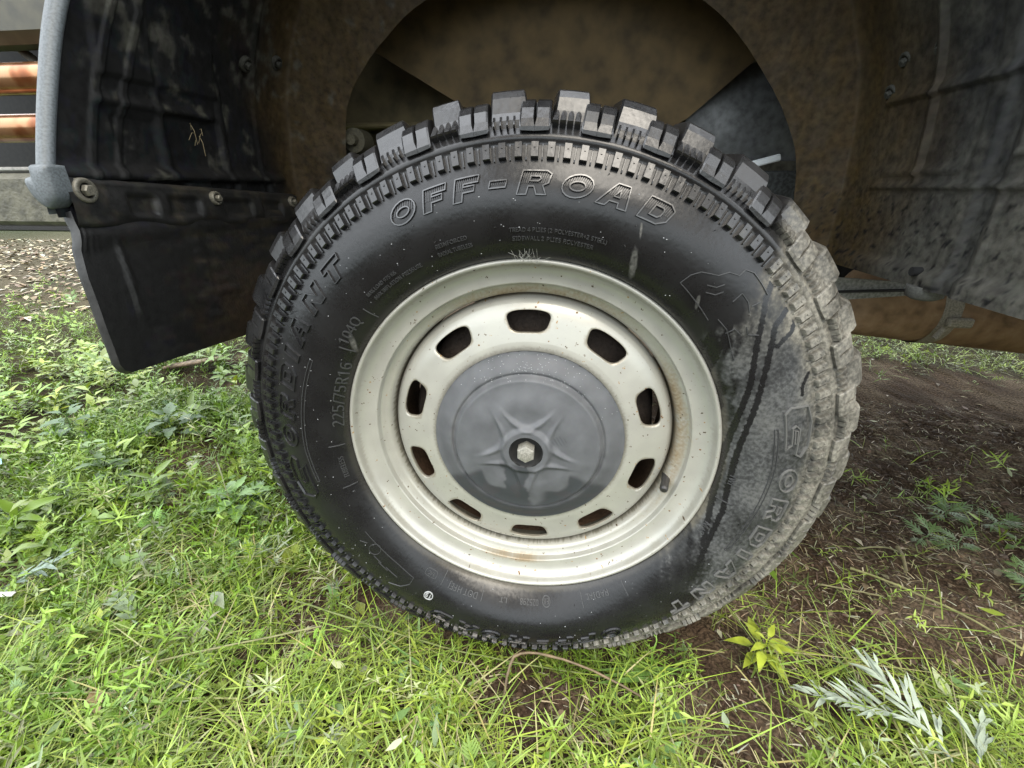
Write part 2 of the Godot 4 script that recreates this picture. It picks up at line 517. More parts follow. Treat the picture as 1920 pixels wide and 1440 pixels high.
# ================================================================ vehicle
func tyre_texture() -> ImageTexture:
	var S := 1536
	var na := FastNoiseLite.new(); na.seed = 21; na.frequency = 0.008; na.fractal_octaves = 5
	var nb := FastNoiseLite.new(); nb.seed = 22; nb.frequency = 0.09; nb.fractal_octaves = 5; nb.fractal_gain = .65
	var ia := na.get_image(S, S, false, false, false).get_data()
	var ib := nb.get_image(S, S, false, false, false).get_data()
	var data := PackedByteArray()
	data.resize(S * S * 4)
	var streaks := [
		[PackedVector2Array([Vector2(.236, .225), Vector2(.227, .192), Vector2(.226, .15), Vector2(.230, .104), Vector2(.226, .041), Vector2(.223, -.037), Vector2(.218, -.11)]), .0032],
		[PackedVector2Array([Vector2(.262, .205), Vector2(.252, .185), Vector2(.240, .167), Vector2(.240, .122), Vector2(.240, .08), Vector2(.235, .021), Vector2(.233, -.059), Vector2(.224, -.1), Vector2(.212, -.16)]), .0032],
		[PackedVector2Array([Vector2(.205, .214), Vector2(.2, .177), Vector2(.194, .138), Vector2(.191, .105), Vector2(.192, .06)]), .0036],
		[PackedVector2Array([Vector2(.19, .2), Vector2(.186, .171), Vector2(.181, .14), Vector2(.18, .11)]), .0028],
		[PackedVector2Array([Vector2(.272, .19), Vector2(.262, .178), Vector2(.258, .16), Vector2(.246, .147)]), .0026],
		[PackedVector2Array([Vector2(.285, .118), Vector2(.281, .105), Vector2(.283, .095)]), .0022],
	]
	var flecks := [[Vector2(.101, .222), .0042, .019], [Vector2(.104, .254), .0014, .009], [Vector2(-.196, .13), .0035, .016], [Vector2(.165, .188), .0022, .009]]
	for j in S:
		var y := (0.5 - (j + 0.5) / S) * 0.84
		for i in S:
			var at := j * S + i
			var x := ((i + 0.5) / S - 0.5) * 0.84
			var rr := x * x + y * y
			var n := ia[at] / 255.0 - 0.5
			var n2 := ib[at] / 255.0 - 0.5
			var v := 25.0 + n * 10.0
			var R := v; var G := v; var B := v + 1.0
			var rough := 72.0 + n * 46.0 + n2 * 30.0
			if rr > 0.04 and rr < 0.19:
				var r := sqrt(rr)
				var a := rad_to_deg(atan2(y, x)) + n * 26.0
				var outer := sm(0.29, 0.315, r + n * 0.03)
				var m := sm(46.0 + outer * 4.0, 38.0 + outer * 4.0, a) * sm(-50.0 - outer * 38.0, -38.0 - outer * 34.0, a)
				# a film of dust everywhere along the outer ribs
				var film := 0.10 * sm(0.30, 0.34, r) + 0.05 * sm(0.24, 0.226, r)
				if m > 0.0:
					if r < 0.31:
						var cut := 0.0
						for s in streaks:
							var q: PackedVector2Array = s[0]
							if y > q[0].y + 0.006 or y < q[-1].y - 0.006: continue
							for k in q.size() - 1:
								var p := Geometry2D.get_closest_point_to_segment(Vector2(x, y), q[k], q[k + 1])
								var d := p.distance_to(Vector2(x, y)) + n2 * 0.0030
								cut = maxf(cut, sm(s[1] * 1.0, s[1] * 0.8, d))
						# the edge towards the dry part breaks up into vertical tongues
						var edge := sm(0.170, 0.222, x + n * 0.10 + n2 * .03 + 0.016 * sin(x * 520.0 + y * 60.0 + n * 9.0))
						m *= edge * (1.0 - cut)
						# wet patch low on the wall
						var wet := sm(0.045, 0.012, absf(x - 0.195 + (y + 0.18) * 0.1) + n * 0.05 + n2 * 0.03) * sm(-0.08, -0.16, y)
						m *= 1.0 - 0.92 * wet
					m *= 0.84 + 0.9 * n2 + 0.7 * n
				m = clampf(m, 0.0, 1.0)
				var low := film * (0.6 + n * 1.5)
				var cr := lerpf(68.0, 106.0, outer) + n * 36.0 + n2 * 40.0
				var warm := clampf(outer + sm(0.1, 0.2, y) * 0.6 * sm(0.23, 0.27, r) + n * 0.5, 0.0, 1.0)
				var cg := cr - 1.0 - warm * 4.0 + 2.0
				var cb := cr + 1.0 - warm * 13.0
				R = lerpf(R, cr, m); G = lerpf(G, cg, m); B = lerpf(B, cb, m)
				R += low * 80.0; G += low * 76.0; B += low * 68.0
				rough = lerpf(rough, 150.0 + n * 60.0 - (1.0 - outer) * 20.0, m)
				if r < 0.28:
					for f in flecks:
						var c: Vector2 = f[0]
						var d := Vector2((x - c.x) / f[1], (y - c.y) / f[2]).length() + n2 * 0.7
						if d < 1.0: 
							var fl := sm(1.0, .6, d) * clampf(.75 + n2 * 1.6, 0, 1)
							R = lerpf(R, 92.0, fl); G = lerpf(G, 91.0, fl); B = lerpf(B, 86.0, fl); rough = lerpf(rough, 190.0, fl)
				# dusty ring against the rim, brown at the right and at the foot
				var bead := sm(0.2305, 0.2255, r + n2 * 0.004) * (0.35 + 0.65 * m + 0.5 * sm(-60.0, -95.0, a) * sm(-150.0, -110.0, a))
				R = lerpf(R, 92.0, bead * 0.7); G = lerpf(G, 86.0, bead * 0.7); B = lerpf(B, 72.0, bead * 0.7)
			var b := at * 4
			data[b] = clampi(int(R), 0, 255); data[b + 1] = clampi(int(G), 0, 255); data[b + 2] = clampi(int(B), 0, 255); data[b + 3] = clampi(int(rough), 0, 255)
	return ImageTexture.create_from_image(Image.create_from_data(S, S, false, Image.FORMAT_RGBA8, data))

func rim_texture() -> ImageTexture:
	var S := 1024
	var na := FastNoiseLite.new(); na.seed = 31; na.frequency = 0.01; na.fractal_octaves = 5
	var nb := FastNoiseLite.new(); nb.seed = 32; nb.frequency = 0.09; nb.fractal_octaves = 3
	var ia := na.get_image(S, S, false, false, false).get_data()
	var ib := nb.get_image(S, S, false, false, false).get_data()
	var data := PackedByteArray()
	data.resize(S * S * 4)
	for j in S:
		var y := (0.5 - (j + 0.5) / S) * 0.46
		for i in S:
			var at := j * S + i
			var x := ((i + 0.5) / S - 0.5) * 0.46
			var n := ia[at] / 255.0 - 0.5
			var n2 := ib[at] / 255.0 - 0.5
			var r := sqrt(x * x + y * y)
			var R := 163.0 + n * 14.0; var G := 162.0 + n * 14.0; var B := 154.0 + n * 12.0
			var rough := 88.0 + n * 40.0
			if r > 0.17:
				var a := rad_to_deg(atan2(y, x))
				# brown dust caught in the well at the top and at the right, rust at the foot
				var t := sm(0.196, 0.187, r + n * 0.012) * sm(0.174, 0.181, r)
				var d := t * (sm(40.0, 75.0, a) * sm(140.0, 100.0, a) * 0.55 + sm(-45.0, -5.0, a) * sm(45.0, 20.0, a) * 0.7 + 0.05)
				d += sm(0.006, 0.0, absf(r - 0.1955) + n2 * 0.006) * sm(-112.0, -98.0, a) * sm(-78.0, -92.0, a) * 0.9
				d += sm(0.22, 0.2165, r) * sm(0.213, 0.2165, r) * sm(70.0, 86.0, a) * sm(100.0, 92.0, a) * 0.5 * (0.5 + n2 * 2.0)
				d *= clampf(0.75 + n * 1.8 + n2 * 1.2, 0.0, 1.5)
				d = clampf(d * .7, 0.0, 0.8)
				var rust := sm(-10.0, 5.0, a) * sm(30.0, 15.0, a) * sm(0.19, 0.194, r)
				R = lerpf(R, 112.0 + rust * 30.0, d); G = lerpf(G, 88.0 + rust * 24.0, d); B = lerpf(B, 56.0, d)
				rough += d * 90.0
				# grime along the joint of the two pressings
				var g := sm(0.1815, 0.1795, r + n2 * 0.003) * sm(.1765, .178, r) * 0.5
				R = lerpf(R, 70.0, g); G = lerpf(G, 64.0, g); B = lerpf(B, 50.0, g)
			elif r < 0.135:
				var g := sm(0.124, 0.117, r + n2 * 0.004) * 0.45
				R = lerpf(R, 84.0, g); G = lerpf(G, 80.0, g); B = lerpf(B, 70.0, g)
			if r > .132 and r < .169:      # grime in the slots' edges
				var sa := fposmod(atan2(y, x) - deg_to_rad(91.0) + PI / 10, PI / 5) - PI / 10
				var q := pow(pow(absf(sa * .1503 / .0238), 3.4) + pow(absf((r - .1503) / .0124), 3.4), 1.0 / 3.4)
				var g := sm(1.16 + n * .3 + n2 * .2, 1.0, q) * .42
				R = lerpf(R, 92.0, g); G = lerpf(G, 80.0, g); B = lerpf(B, 60.0, g)
			var lipg := sm(.2135, .2165, r + n2 * .004) * sm(.2195, .2175, r) * .22 * clampf(.6 + n * 3.0, 0, 1)
			R = lerpf(R, 96.0, lipg); G = lerpf(G, 90.0, lipg); B = lerpf(B, 76.0, lipg)
			if n2 > 0.30:
				var s := sm(0.30, 0.36, n2) * 0.55
				R = lerpf(R, 86.0, s); G = lerpf(G, 72.0, s); B = lerpf(B, 50.0, s)
			var b := at * 4
			data[b] = clampi(int(R), 0, 255); data[b + 1] = clampi(int(G), 0, 255); data[b + 2] = clampi(int(B), 0, 255); data[b + 3] = clampi(int(rough), 0, 255)
	# splashes and chips, a few millimetres each
	var im := Image.create_from_data(S, S, false, Image.FORMAT_RGBA8, data)
	var rg := RandomNumberGenerator.new(); rg.seed = 5
	for k in 260:
		var a := rg.randf() * TAU
		var r := rg.randf_range(0.12, 0.222)
		var px := int((r * cos(a) / 0.46 + 0.5) * S)
		var py := int((0.5 - r * sin(a) / 0.46) * S)
		var c := Color8(66, 52, 36, 200) if rg.randf() < 0.75 else Color8(150, 120, 80, 200)
		for q in rg.randi_range(1, 4):
			im.fill_rect(Rect2i(px + rg.randi_range(-2, 2), py + rg.randi_range(-2, 2), rg.randi_range(1, 3), rg.randi_range(1, 3)), c)
	for k in 40:      # stone chips with rust round them
		var a := rg.randf() * TAU
		var r: float = rg.randf_range(.196, .221) if k % 2 else rg.randf_range(.13, .175)
		var p := Vector2i(int((r * cos(a) / 0.46 + 0.5) * S), int((0.5 - r * sin(a) / 0.46) * S))
		var q := rg.randi_range(1, 2)
		im.fill_rect(Rect2i(p.x - q, p.y - 1, 2 * q + 1, 3), Color8(142, 112, 78, 190))
		im.fill_rect(Rect2i(p.x - 1, p.y, q + 1, q + 1), Color8(74, 46, 28, 210))
	return ImageTexture.create_from_image(im)

func skin(t: Texture2D, n: Texture2D = null, scale := 1.0) -> StandardMaterial3D:   # albedo in rgb, roughness in alpha
	var m := mat(Color.WHITE, 1.0)
	m.albedo_texture = t
	m.roughness_texture = t
	m.roughness_texture_channel = BaseMaterial3D.TEXTURE_CHANNEL_ALPHA
	return m

func vehicle(g_soft: Texture2D, g_dust: Texture2D, n_fine: Texture2D, n_lump: Texture2D) -> void:
	var car := base("parked_vehicle")
	tag(car, "beige off-road vehicle seen close up at one wheel in its dirty arch", "vehicle")
	var wheel := base("wheel", Vector3(0, WC, 0), car)
	wheel.set_meta("label", "black off-road tyre on a cream steel rim, dried mud on its right side")
	build_wheel(wheel, g_soft, n_fine)
	build_arch(car, g_soft, g_dust, n_fine, n_lump)
	build_body(car, g_soft, g_dust, n_fine, n_lump)

func build_wheel(w: Node3D, g_soft: Texture2D, n_fine: Texture2D) -> void:
	SEC = catmull(PackedVector2Array([Vector2(.2235, .001), Vector2(.2265, .006), Vector2(.231, .0105), Vector2(.238, .0155), Vector2(.250, .0205), Vector2(.265, .0235), Vector2(.280, .0235), Vector2(.294, .0205), Vector2(.306, .0155), Vector2(.316, .0110), Vector2(.3275, .0060)]), 3)
	SEC.append_array(PackedVector2Array([Vector2(.3290, .0072), Vector2(.3335, .0064), Vector2(.3350, .0046), Vector2(.342, -.0005), Vector2(.348, -.009), Vector2(.352, -.026)]))
	var rubber := skin(tyre_texture())
	rubber.metallic_specular = .42
	rubber.normal_enabled = true
	rubber.normal_texture = noise_tex(8, .11, 1024, null, true, 5.0, 4)
	rubber.normal_scale = .03
	var tread := rubber.duplicate()
	tread.metallic_specular = .52
	var pale_rubber := mat(Color(.036, .037, .038), .4)      # raised edges, a lighter grey than the wall
	var glossy := rubber.duplicate()      # wet lettering at the top
	glossy.metallic_specular = .95
	var muddy := mat(Color(.082, .081, .076), .7)     # raised edges of the lettering that the dried mud coats
	# --- carcass
	var prof := PackedVector2Array([Vector2(.216, -.012), Vector2(.2205, -.004)])
	prof.append_array(SEC)
	prof.append_array(PackedVector2Array([Vector2(.3535, -.04), Vector2(.3545, -.065), Vector2(.355, -.09), Vector2(.3545, -.115), Vector2(.3535, -.14), Vector2(.352, -.154), Vector2(.345, -.175), Vector2(.33, -.186), Vector2(.30, -.198), Vector2(.27, -.203), Vector2(.245, -.2), Vector2(.226, -.186), Vector2(.216, -.17)]))
	var st := fresh()
	lathe(st, prof, 400, warp, tyre_uv)
	var tyre := obj("tyre", st, rubber, w)
	# --- shoulder lugs: 38 along the edge, plain and ribbed by turns, with a slit tongue between two lugs
	var N := 38
	var pitch := TAU / N
	for k in N:
		var a := deg_to_rad(94.2) - k * pitch
		var plain := k % 2 == 0
		var wd := (0.0335 if plain else 0.0300) * rng.randf_range(0.97, 1.03)
		st = fresh()
		lug(st, a, wd, plain)
		# small ribs at its foot, or tall ones across its face
		if plain:
			for i in 4:
				var t := (i - 1.5) * 0.0062
				pad(st, a, [Vector2(t - .0010, .3372), Vector2(t + .0010, .3372), Vector2(t + .0013, .3465), Vector2(t - .0013, .3465)], 0.0058, 0.7)
		else:
			for i in 4:
				var t := (i - 1.5) * 0.0066
				pad(st, a, [Vector2(t - .0028, .3400), Vector2(t + .0028, .3400), Vector2(t + .0028, .3530), Vector2(t - .0028, .3530)], 0.0078, 0.88)
		obj("tread_block", st, tread, w)
		# tongue
		var b := a - pitch * 0.5
		st = fresh()
		tongue(st, b, .0140)
		obj("tread_tongue", st, tread, w)
	# --- rows of blocks in the middle and on the far shoulder
	st = fresh()
	for k in N:
		for q in [[0.0, 0.024, -.076, -.094], [0.5, 0.02, -.084, -.104], [0.25, 0.03, -.126, -.176], [0.72, 0.018, -.13, -.168]]:
			box_on_tread(st, deg_to_rad(94.2) - (k + q[0]) * pitch, q[1], 0.372, q[2], q[3])
	var mid := obj("inner_tread_pattern", st, rubber, w)
	mid.set_meta("kind", "stuff")
	# --- ring of small raised studs under the shoulder
	var M := 135
	for k in M:
		var a := deg_to_rad(91.9) - k * TAU / M
		st = fresh()
		var hw := 0.0036
		pad(st, a, [Vector2(-hw, .3125), Vector2(hw, .3125), Vector2(hw, .3265), Vector2(-hw, .3265)], 0.0052, 0.88)
		pad(st, a, [Vector2(-.0009, .3205), Vector2(.0009, .3205), Vector2(.0009, .3225), Vector2(-.0009, .3225)], 0.0060, 0.8)
		pad(st, a + 0.5 * TAU / M, [Vector2(-.0012, .3108), Vector2(.0004, .3108), Vector2(.0004, .3265), Vector2(-.0012, .3265)], 0.0022, 0.6)
		obj("sidewall_stud", st, tread, w)
	# --- big raised lettering, twice each word
	var OR := "OFF-ROAD"
	var ANG := [114.4, 107.8, 101.6, 95.6, 88.9, 81.3, 74.0, 66.6]
	for half in 2:
		for i in OR.length():
			big_letter(OR[i], deg_to_rad(ANG[i] - half * 180.0), 0.2835, 0.0195, w, glossy if half == 0 else rubber)
		var CO := "CORDIANT"
		var CA := [10.5, -1.5, -9.6, -17.6, -23.6, -30.0, -38.2, -46.0]
		for i in CO.length():
			big_letter(CO[i], deg_to_rad(CA[i] + half * 180.0), 0.281, 0.0205, w, muddy if half == 0 else tread, 0.2, false)
		st = fresh()
		var l1 := PackedVector2Array()
		for i in 15: l1.append(Vector2(deg_to_rad(12.0 - i * 2.6 + half * 180.0), 0.274 - 0.0016 * absf(i - 4.0) * 0.3))
		for i in 15: l1.append(Vector2(deg_to_rad(12.0 - (14 - i) * 2.6 + half * 180.0), 0.2705 - 0.0016 * absf((14 - i) - 4.0) * 0.3))
		ridge(st, l1, 0.0006, 0.0009, true)
		obj("raised_moulding", st, pale_rubber, w)
	# --- small moulded lettering
	var words := [["TREAD 4 PLIES (2 POLYESTER+2 STEEL)", 83.5, .2505, .0036, 1.12], ["SIDEWALL 2 PLIES POLYESTER", 84.5, .2432, .0036, 1.2], ["MAX LOAD 975 KG", 127.6, .2485, .0036, 1.05], ["MAX INFLATION PRESSURE", 124.0, .2415, .0036, 1.1], ["REINFORCED", 107.5, .2505, .0036, 1.2], ["RADIAL TUBELESS", 107.3, .2425, .0036, 0.95], ["225/75R16", 164.2, .2275, .0105, 1.28], ["104Q", 143.4, .236, .010, 1.15], ["E8", -82.3, .2335, .0052, 1.0], ["025298", -88.0, .2345, .0058, 1.0], ["DOT HFEJ", -110.5, .2362, .007, 1.1], ["19", -119.6, .2632, .0062, 1.0], ["RADIAL", -65.0, .2325, .006, 1.2], ["TWI", -3.9, .234, .0055, 1.1], ["TUBELESS", -170.8, .2335, .0052, 1.0], ["M+S", -22.0, .232, .006, 1.2], ["EAC", -122.5, .2372, .0042, 1.0], ["LT", -96.6, .236, .005, 1.6]]
	var grey_ := mat(Color(.30, .31, .31), .5)
	for q in words:
		st = fresh()
		small_text(st, q[0], deg_to_rad(q[1]), q[2], q[3], q[4])
		obj("moulded_word", st, grey_ if q[0] == "19" else pale_rubber, w)
	for q in [[-119.6, .2668, .0062], [-82.3, .2362, .0052]]:
		var c := PackedVector2Array()
		for i in 20: c.append(Vector2(deg_to_rad(q[0]) + q[2] * cos(TAU * i / 20) / q[1], q[1] + q[2] * sin(TAU * i / 20)))
		st = fresh()
		ridge(st, c, 0.0009, 0.0012, true)
		obj("raised_ring", st, grey_ if q[0] < -100.0 else pale_rubber, w)
	var rr := PackedVector2Array()
	for i in 24:
		var c := Vector2(cos(TAU * i / 24), sin(TAU * i / 24))
		rr.append(Vector2(deg_to_rad(-122.5) + signf(c.x) * pow(absf(c.x), .5) * .0085 / .239, .2392 + signf(c.y) * pow(absf(c.y), .6) * .0045))
	st = fresh()
	ridge(st, rr, 0.0005, 0.0008, true)
	obj("raised_ring", st, pale_rubber, w)
	for a in [136.0, 149.1, -178.4, -164.0, -103.9, -118.0, -70.4, -55.7, -11.2]:
		st = fresh()
		ridge(st, PackedVector2Array([Vector2(deg_to_rad(a), .229), Vector2(deg_to_rad(a), .2455)]), 0.0008, 0.0012)
		obj("raised_bar", st, pale_rubber, w)
	# a moulded picture at the upper right and a leaf shape at the lower left
	st = fresh()
	var xy := func(pts: Array) -> PackedVector2Array:
		var o := PackedVector2Array()
		for p in pts: o.append(Vector2(atan2(p.y, p.x), p.length()))
		return o
	for q in [[Vector2(.146, .206), Vector2(.154, .214), Vector2(.163, .217), Vector2(.179, .214), Vector2(.188, .217), Vector2(.198, .214), Vector2(.203, .219), Vector2(.212, .216), Vector2(.220, .207), Vector2(.228, .196)], [Vector2(.146, .206), Vector2(.178, .170)], [Vector2(.186, .172), Vector2(.196, .162), Vector2(.205, .140), Vector2(.21, .13)], [Vector2(.213, .166), Vector2(.216, .158), Vector2(.226, .158)], [Vector2(.196, .19), Vector2(.203, .198), Vector2(.21, .19), Vector2(.213, .18)], [Vector2(.214, .186), Vector2(.222, .19)], [Vector2(.196, .158), Vector2(.203, .163), Vector2(.209, .158)], [Vector2(.17, .205), Vector2(.179, .203), Vector2(.186, .206)], [Vector2(.17, .198), Vector2(.179, .196), Vector2(.186, .199)]]:
		st = fresh()
		ridge(st, xy.call(q), 0.0006, 0.0010)
		obj("raised_moulding", st, pale_rubber, w)
	for q in [[Vector2(-.214, -.134), Vector2(-.194, -.162), Vector2(-.172, -.186), Vector2(-.152, -.206), Vector2(-.158, -.216), Vector2(-.172, -.222), Vector2(-.19, -.22)], [Vector2(-.222, -.148), Vector2(-.212, -.152)], [Vector2(-.2, -.182), Vector2(-.188, -.196)], [Vector2(-.19, -.19), Vector2(-.182, -.199)], [Vector2(-.184, -.197), Vector2(-.175, -.206)], [Vector2(-.205, -.172), Vector2(-.196, -.184)]]:
		st = fresh()
		ridge(st, xy.call(q), 0.0006, 0.0009)
		obj("raised_moulding", st, pale_rubber, w)
	st = fresh()
	var ring := []
	for i in 16: ring.append(Vector2(-.203 + .008 * cos(TAU * i / 16), -.162 + .008 * sin(TAU * i / 16)))
	ridge(st, xy.call(ring), 0.0005, 0.0008, true)
	obj("raised_moulding", st, pale_rubber, w)
	# rubber whiskers left by the mould
	st = fresh()
	for k in 70:
		var a := rng.randf() * TAU
		var r: float = [0.309, 0.309, 0.26, 0.275, 0.241][rng.randi() % 5] + rng.randf_range(-.004, .004)
		var p := on_tyre(a, r, -0.0005)
		var q := on_tyre(a + rng.randf_range(-.006, .006), r + rng.randf_range(-.001, .001), rng.randf_range(.0015, .004))
		tube(st, PackedVector3Array([p, q]), 0.0004, 4)
	var wk := obj("rubber_whiskers", st, mat(Color(.02, .02, .02), .4), w)
	wk.set_meta("kind", "stuff")

	# --- steel rim
	var paint := skin(rim_texture())
	paint.metallic = .3
	prof = catmull(PackedVector2Array([Vector2(.2205, -.012), Vector2(.2225, -.004), Vector2(.2232, .0005), Vector2(.2215, .0026), Vector2(.2190, .0022), Vector2(.2174, -.0010), Vector2(.2158, -.0070), Vector2(.2115, -.0125), Vector2(.2050, -.0155), Vector2(.1985, -.0166), Vector2(.1962, -.0168), Vector2(.1952, -.0173), Vector2(.1946, -.0188), Vector2(.1940, -.0240), Vector2(.1932, -.0262), Vector2(.1890, -.0285), Vector2(.1848, -.0302), Vector2(.1822, -.0335), Vector2(.1803, -.0400), Vector2(.1795, -.0540), Vector2(.1795, -.0600)]), 4)
	st = fresh()
	lathe(st, prof, 300, null, rim_uv)
	obj("rim", st, paint, w)
	st = fresh()
	lathe(st, PackedVector2Array([Vector2(.1797, -.0590), Vector2(.1785, -.0800), Vector2(.178, -.14), Vector2(.19, -.165), Vector2(.2205, -.178)]), 120)
	obj("rim_barrel", st, grained(Color(.16, .095, .055), .85, g_soft, 14.0), w)
	# --- wheel disc with ten slots
	obj("wheel_disc", disc_mesh(), paint, w)
	# --- plastic hub cap with a pressed star
	var cap_col := func(_u: float, _v: float, p: Vector3) -> Color:
		var r := Vector2(p.x, p.y).length()
		var a := rad_to_deg(atan2(p.y, p.x))
		var n := nf.get_noise_2d(p.x * 1600.0, p.y * 1600.0)
		var n2 := nz.get_noise_2d(p.x * 2600.0, p.y * 2600.0)
		var c := Color(.080, .083, .089) * (1.0 + 0.22 * n + 0.10 * n2)
		# still wet at the foot
		var wet := 0.0
		if p.y < 0.0:
			var col_ := sm(.0165, .012, absf(p.x + .012 + .05 * (p.y + .06)) + n * .01) * sm(-.014, -.022, p.y) * sm(-.092, -.08, p.y)
			var arc := sm(.066, .071, r + n2 * .004 + .005 * sin(deg_to_rad(a) * 9.0)) * sm(-28.0, -34.0, a) * sm(-152.0, -146.0, a)
			arc *= sm(.0, .012, absf(p.x - .012 + n * .004) - .004 + maxf(0.0, -p.y - .075))
			wet = maxf(col_, arc)
		c = c.lerp(Color(.030, .032, .036), wet * .9)
		var sc := sm(.012, .006, Vector2(p.x - .036, (p.y - .014) * 1.3).length() + n * .006) * (0.5 + 0.5 * sin(p.x * 1500.0 + p.y * 900.0))
		c = c.lerp(Color(.045, .048, .055), sc * .8)
		c = c.lerp(Color(.15, .15, .145), sm(.085, .0925, r) * sm(.1, .0935, r) * .25 * (0.5 + n))
		return Color(c.r, c.g, c.b)
	var f := func(u: float, v: float) -> Vector3:
		var r := lerpf(.1175, .0205, v)
		var a := u * TAU
		var z := cap_z(r)
		# star: five U-shaped creases that open outwards
		var s := fposmod(a - PI / 2 + PI / 5, TAU / 5) - PI / 5
		var lx := r * cos(s) - 0.0285
		var ly := r * sin(s)
		var d := sqrt(ly * ly * 1.35 + .0003) - .0173 - lx
		var fade := sm(.061, .036, r)
		z += 0.0023 * exp(-pow(d / (.0014 + .0030 * fade), 2.0)) * fade * sm(.024, .029, r)
		z -= 0.0018 * sm(.0, .007, -d) * sm(.074, .045, r)
		return Vector3(r * cos(a), r * sin(a), z)
	st = fresh()
	grid(st, 300, 90, f, cap_col, null, 0, false)
	lathe(st, PackedVector2Array([Vector2(.115, -.024), Vector2(.1172, -.022), Vector2(.1175, cap_z(.1175))]), 120, null, null, func(_u, _v, _p): return Color(.05, .052, .056))
	lathe(st, PackedVector2Array([Vector2(.0205, cap_z(.0205)), Vector2(.0192, .011), Vector2(.0185, .003), Vector2(.0, .003)]), 60, null, null, func(_u, _v, _p): return Color(.02, .021, .023))
	obj("hub_cap", st, vmat(.64), w)
	# --- hexagon nut
	st = fresh()
	var hx := PackedVector2Array()
	for i in 6: hx.append(Vector2(cos(TAU * i / 6 + .52), sin(TAU * i / 6 + .52)))
	for i in 6:
		var p := hx[i]; var q := hx[(i + 1) % 6]
		st.set_smooth_group(-1)
		var P := func(v: Vector2, r: float, z: float) -> Vector3: return Vector3(v.x * r, v.y * r, z)
		quad(st, P.call(p, .0112, .003), P.call(p, .0112, .0165), P.call(q, .0112, .0165), P.call(q, .0112, .003))
		quad(st, P.call(p, .0112, .0165), P.call(p, .0098, .0185), P.call(q, .0098, .0185), P.call(q, .0112, .0165))
		quad(st, P.call(p, .0098, .0185), P.call(p, .005, .0196), P.call(q, .005, .0196), P.call(q, .0098, .0185))
		tri(st, P.call(p, .005, .0196), Vector3(0, 0, .0198), P.call(q, .005, .0196))
	obj("hexagon_nut", st, grained(Color(.30, .29, .25), .45, g_soft, 40.0), w)
	# --- valve stem
	st = fresh()
	var va := deg_to_rad(-16.0)
	var vb := Vector3(.187 * cos(va), .187 * sin(va), -.046)
	tube(st, PackedVector3Array([vb, vb + Vector3(-.003, -.001, .012), vb + Vector3(-.006, -.002, .022), vb + Vector3(-.0068, -.0023, .0245)]), [.0065, .0056, .0048, .0046], 14)
	tube(st, PackedVector3Array([vb + Vector3(-.0068, -.0023, .0245), vb + Vector3(-.0085, -.003, .031), vb + Vector3(-.0095, -.0035, .0345), vb + Vector3(-.0098, -.0037, .0355)]), [.0052, .0052, .0048, .003], 14)
	obj("valve_stem", st, grained(Color(.035, .033, .032), .45, g_soft, 40.0), w)
	# --- brake drum behind the disc
	st = fresh()
	lathe(st, PackedVector2Array([Vector2(.0, -.052), Vector2(.10, -.052), Vector2(.135, -.055), Vector2(.152, -.060), Vector2(.157, -.068), Vector2(.158, -.12), Vector2(.166, -.122), Vector2(.166, -.15), Vector2(.0, -.15)]), 90)
	obj("brake_drum", st, grained(Color(.030, .019, .012), .85, g_soft, 18.0, n_lump_(), .8), w)
	# --- shreds of spider silk and dry roots that hang on the tyre
	st = fresh()
	for k in 20:
		var p := Vector3(rng.randf_range(-.012, .012), .219 + rng.randf_range(0, .004), .006 + rng.randf_range(0, .004))
		var q := p + Vector3(rng.randf_range(-.012, .012), rng.randf_range(.002, .016), rng.randf_range(.001, .006))
		tube(st, PackedVector3Array([p, p.lerp(q, .5) + Vector3(rng.randf_range(-.004, .004), 0, .002), q]), .00016, 3, false)
	var silk := obj("cobweb_shreds", st, mat(Color(.32, .32, .29), .8), w)
	silk.set_meta("kind", "stuff")
	# --- drops of water
	var drop := SphereMesh.new()
	drop.radius = 1.0; drop.height = 1.2; drop.radial_segments = 8; drop.rings = 4
	var mm := MultiMesh.new()
	mm.transform_format = MultiMesh.TRANSFORM_3D
	mm.mesh = drop
	var where: Array[Transform3D] = []
	for k in 300:
		var s := rng.randf_range(.0003, .0007)
		var p := Vector3.ZERO
		if k < 130:
			var a := deg_to_rad(rng.randfn(88.0, 22.0)); var r := rng.randf_range(.088, .116)
			p = Vector3(r * cos(a), r * sin(a), cap_z(r) + s * .2)
		else:
			var a := deg_to_rad(rng.randf_range(50.0, 330.0)); var r := rng.randf_range(.23, .31)
			p = on_tyre(a, r, s * .2)
		where.append(Transform3D(Basis.from_scale(Vector3(s, s, s * .8)), p))
	mm.instance_count = where.size()
	for i in where.size(): mm.set_instance_transform(i, where[i])
	var dr := MultiMeshInstance3D.new()
	dr.multimesh = mm
	dr.name = "water_drops"
	dr.material_override = mat(Color(.35, .36, .37), .05)
	dr.set_meta("kind", "stuff")
	w.add_child(dr, true)

func n_lump_() -> Texture2D:
	return noise_tex(6, 0.03, 256, null, true, 8.0, 4)

func cap_z(r: float) -> float:
	var z := lerpf(-.0165, -.0065, sm(.1175, .095, r))
	z += -.0022 * exp(-pow((r - .0925) / .0016, 2.0))
	z += .0065 * sm(.0920, .0865, r) + .0075 * sm(.088, .05, r)
	z += .005 * sm(.033, .026, r)
	return z

func disc_z(r: float) -> float:
	var a := [[.100, -.021], [.117, -.0195], [.122, -.0188], [.128, -.0195], [.136, -.0212], [.145, -.0232], [.156, -.0258], [.164, -.0290], [.1700, -.0322], [.1745, -.0365], [.1772, -.0420], [.1785, -.0500]]
	for i in a.size() - 1:
		if r <= a[i + 1][0]: return lerpf(a[i][1], a[i + 1][1], clampf((r - a[i][0]) / (a[i + 1][0] - a[i][0]), 0, 1))
	return a[-1][1]

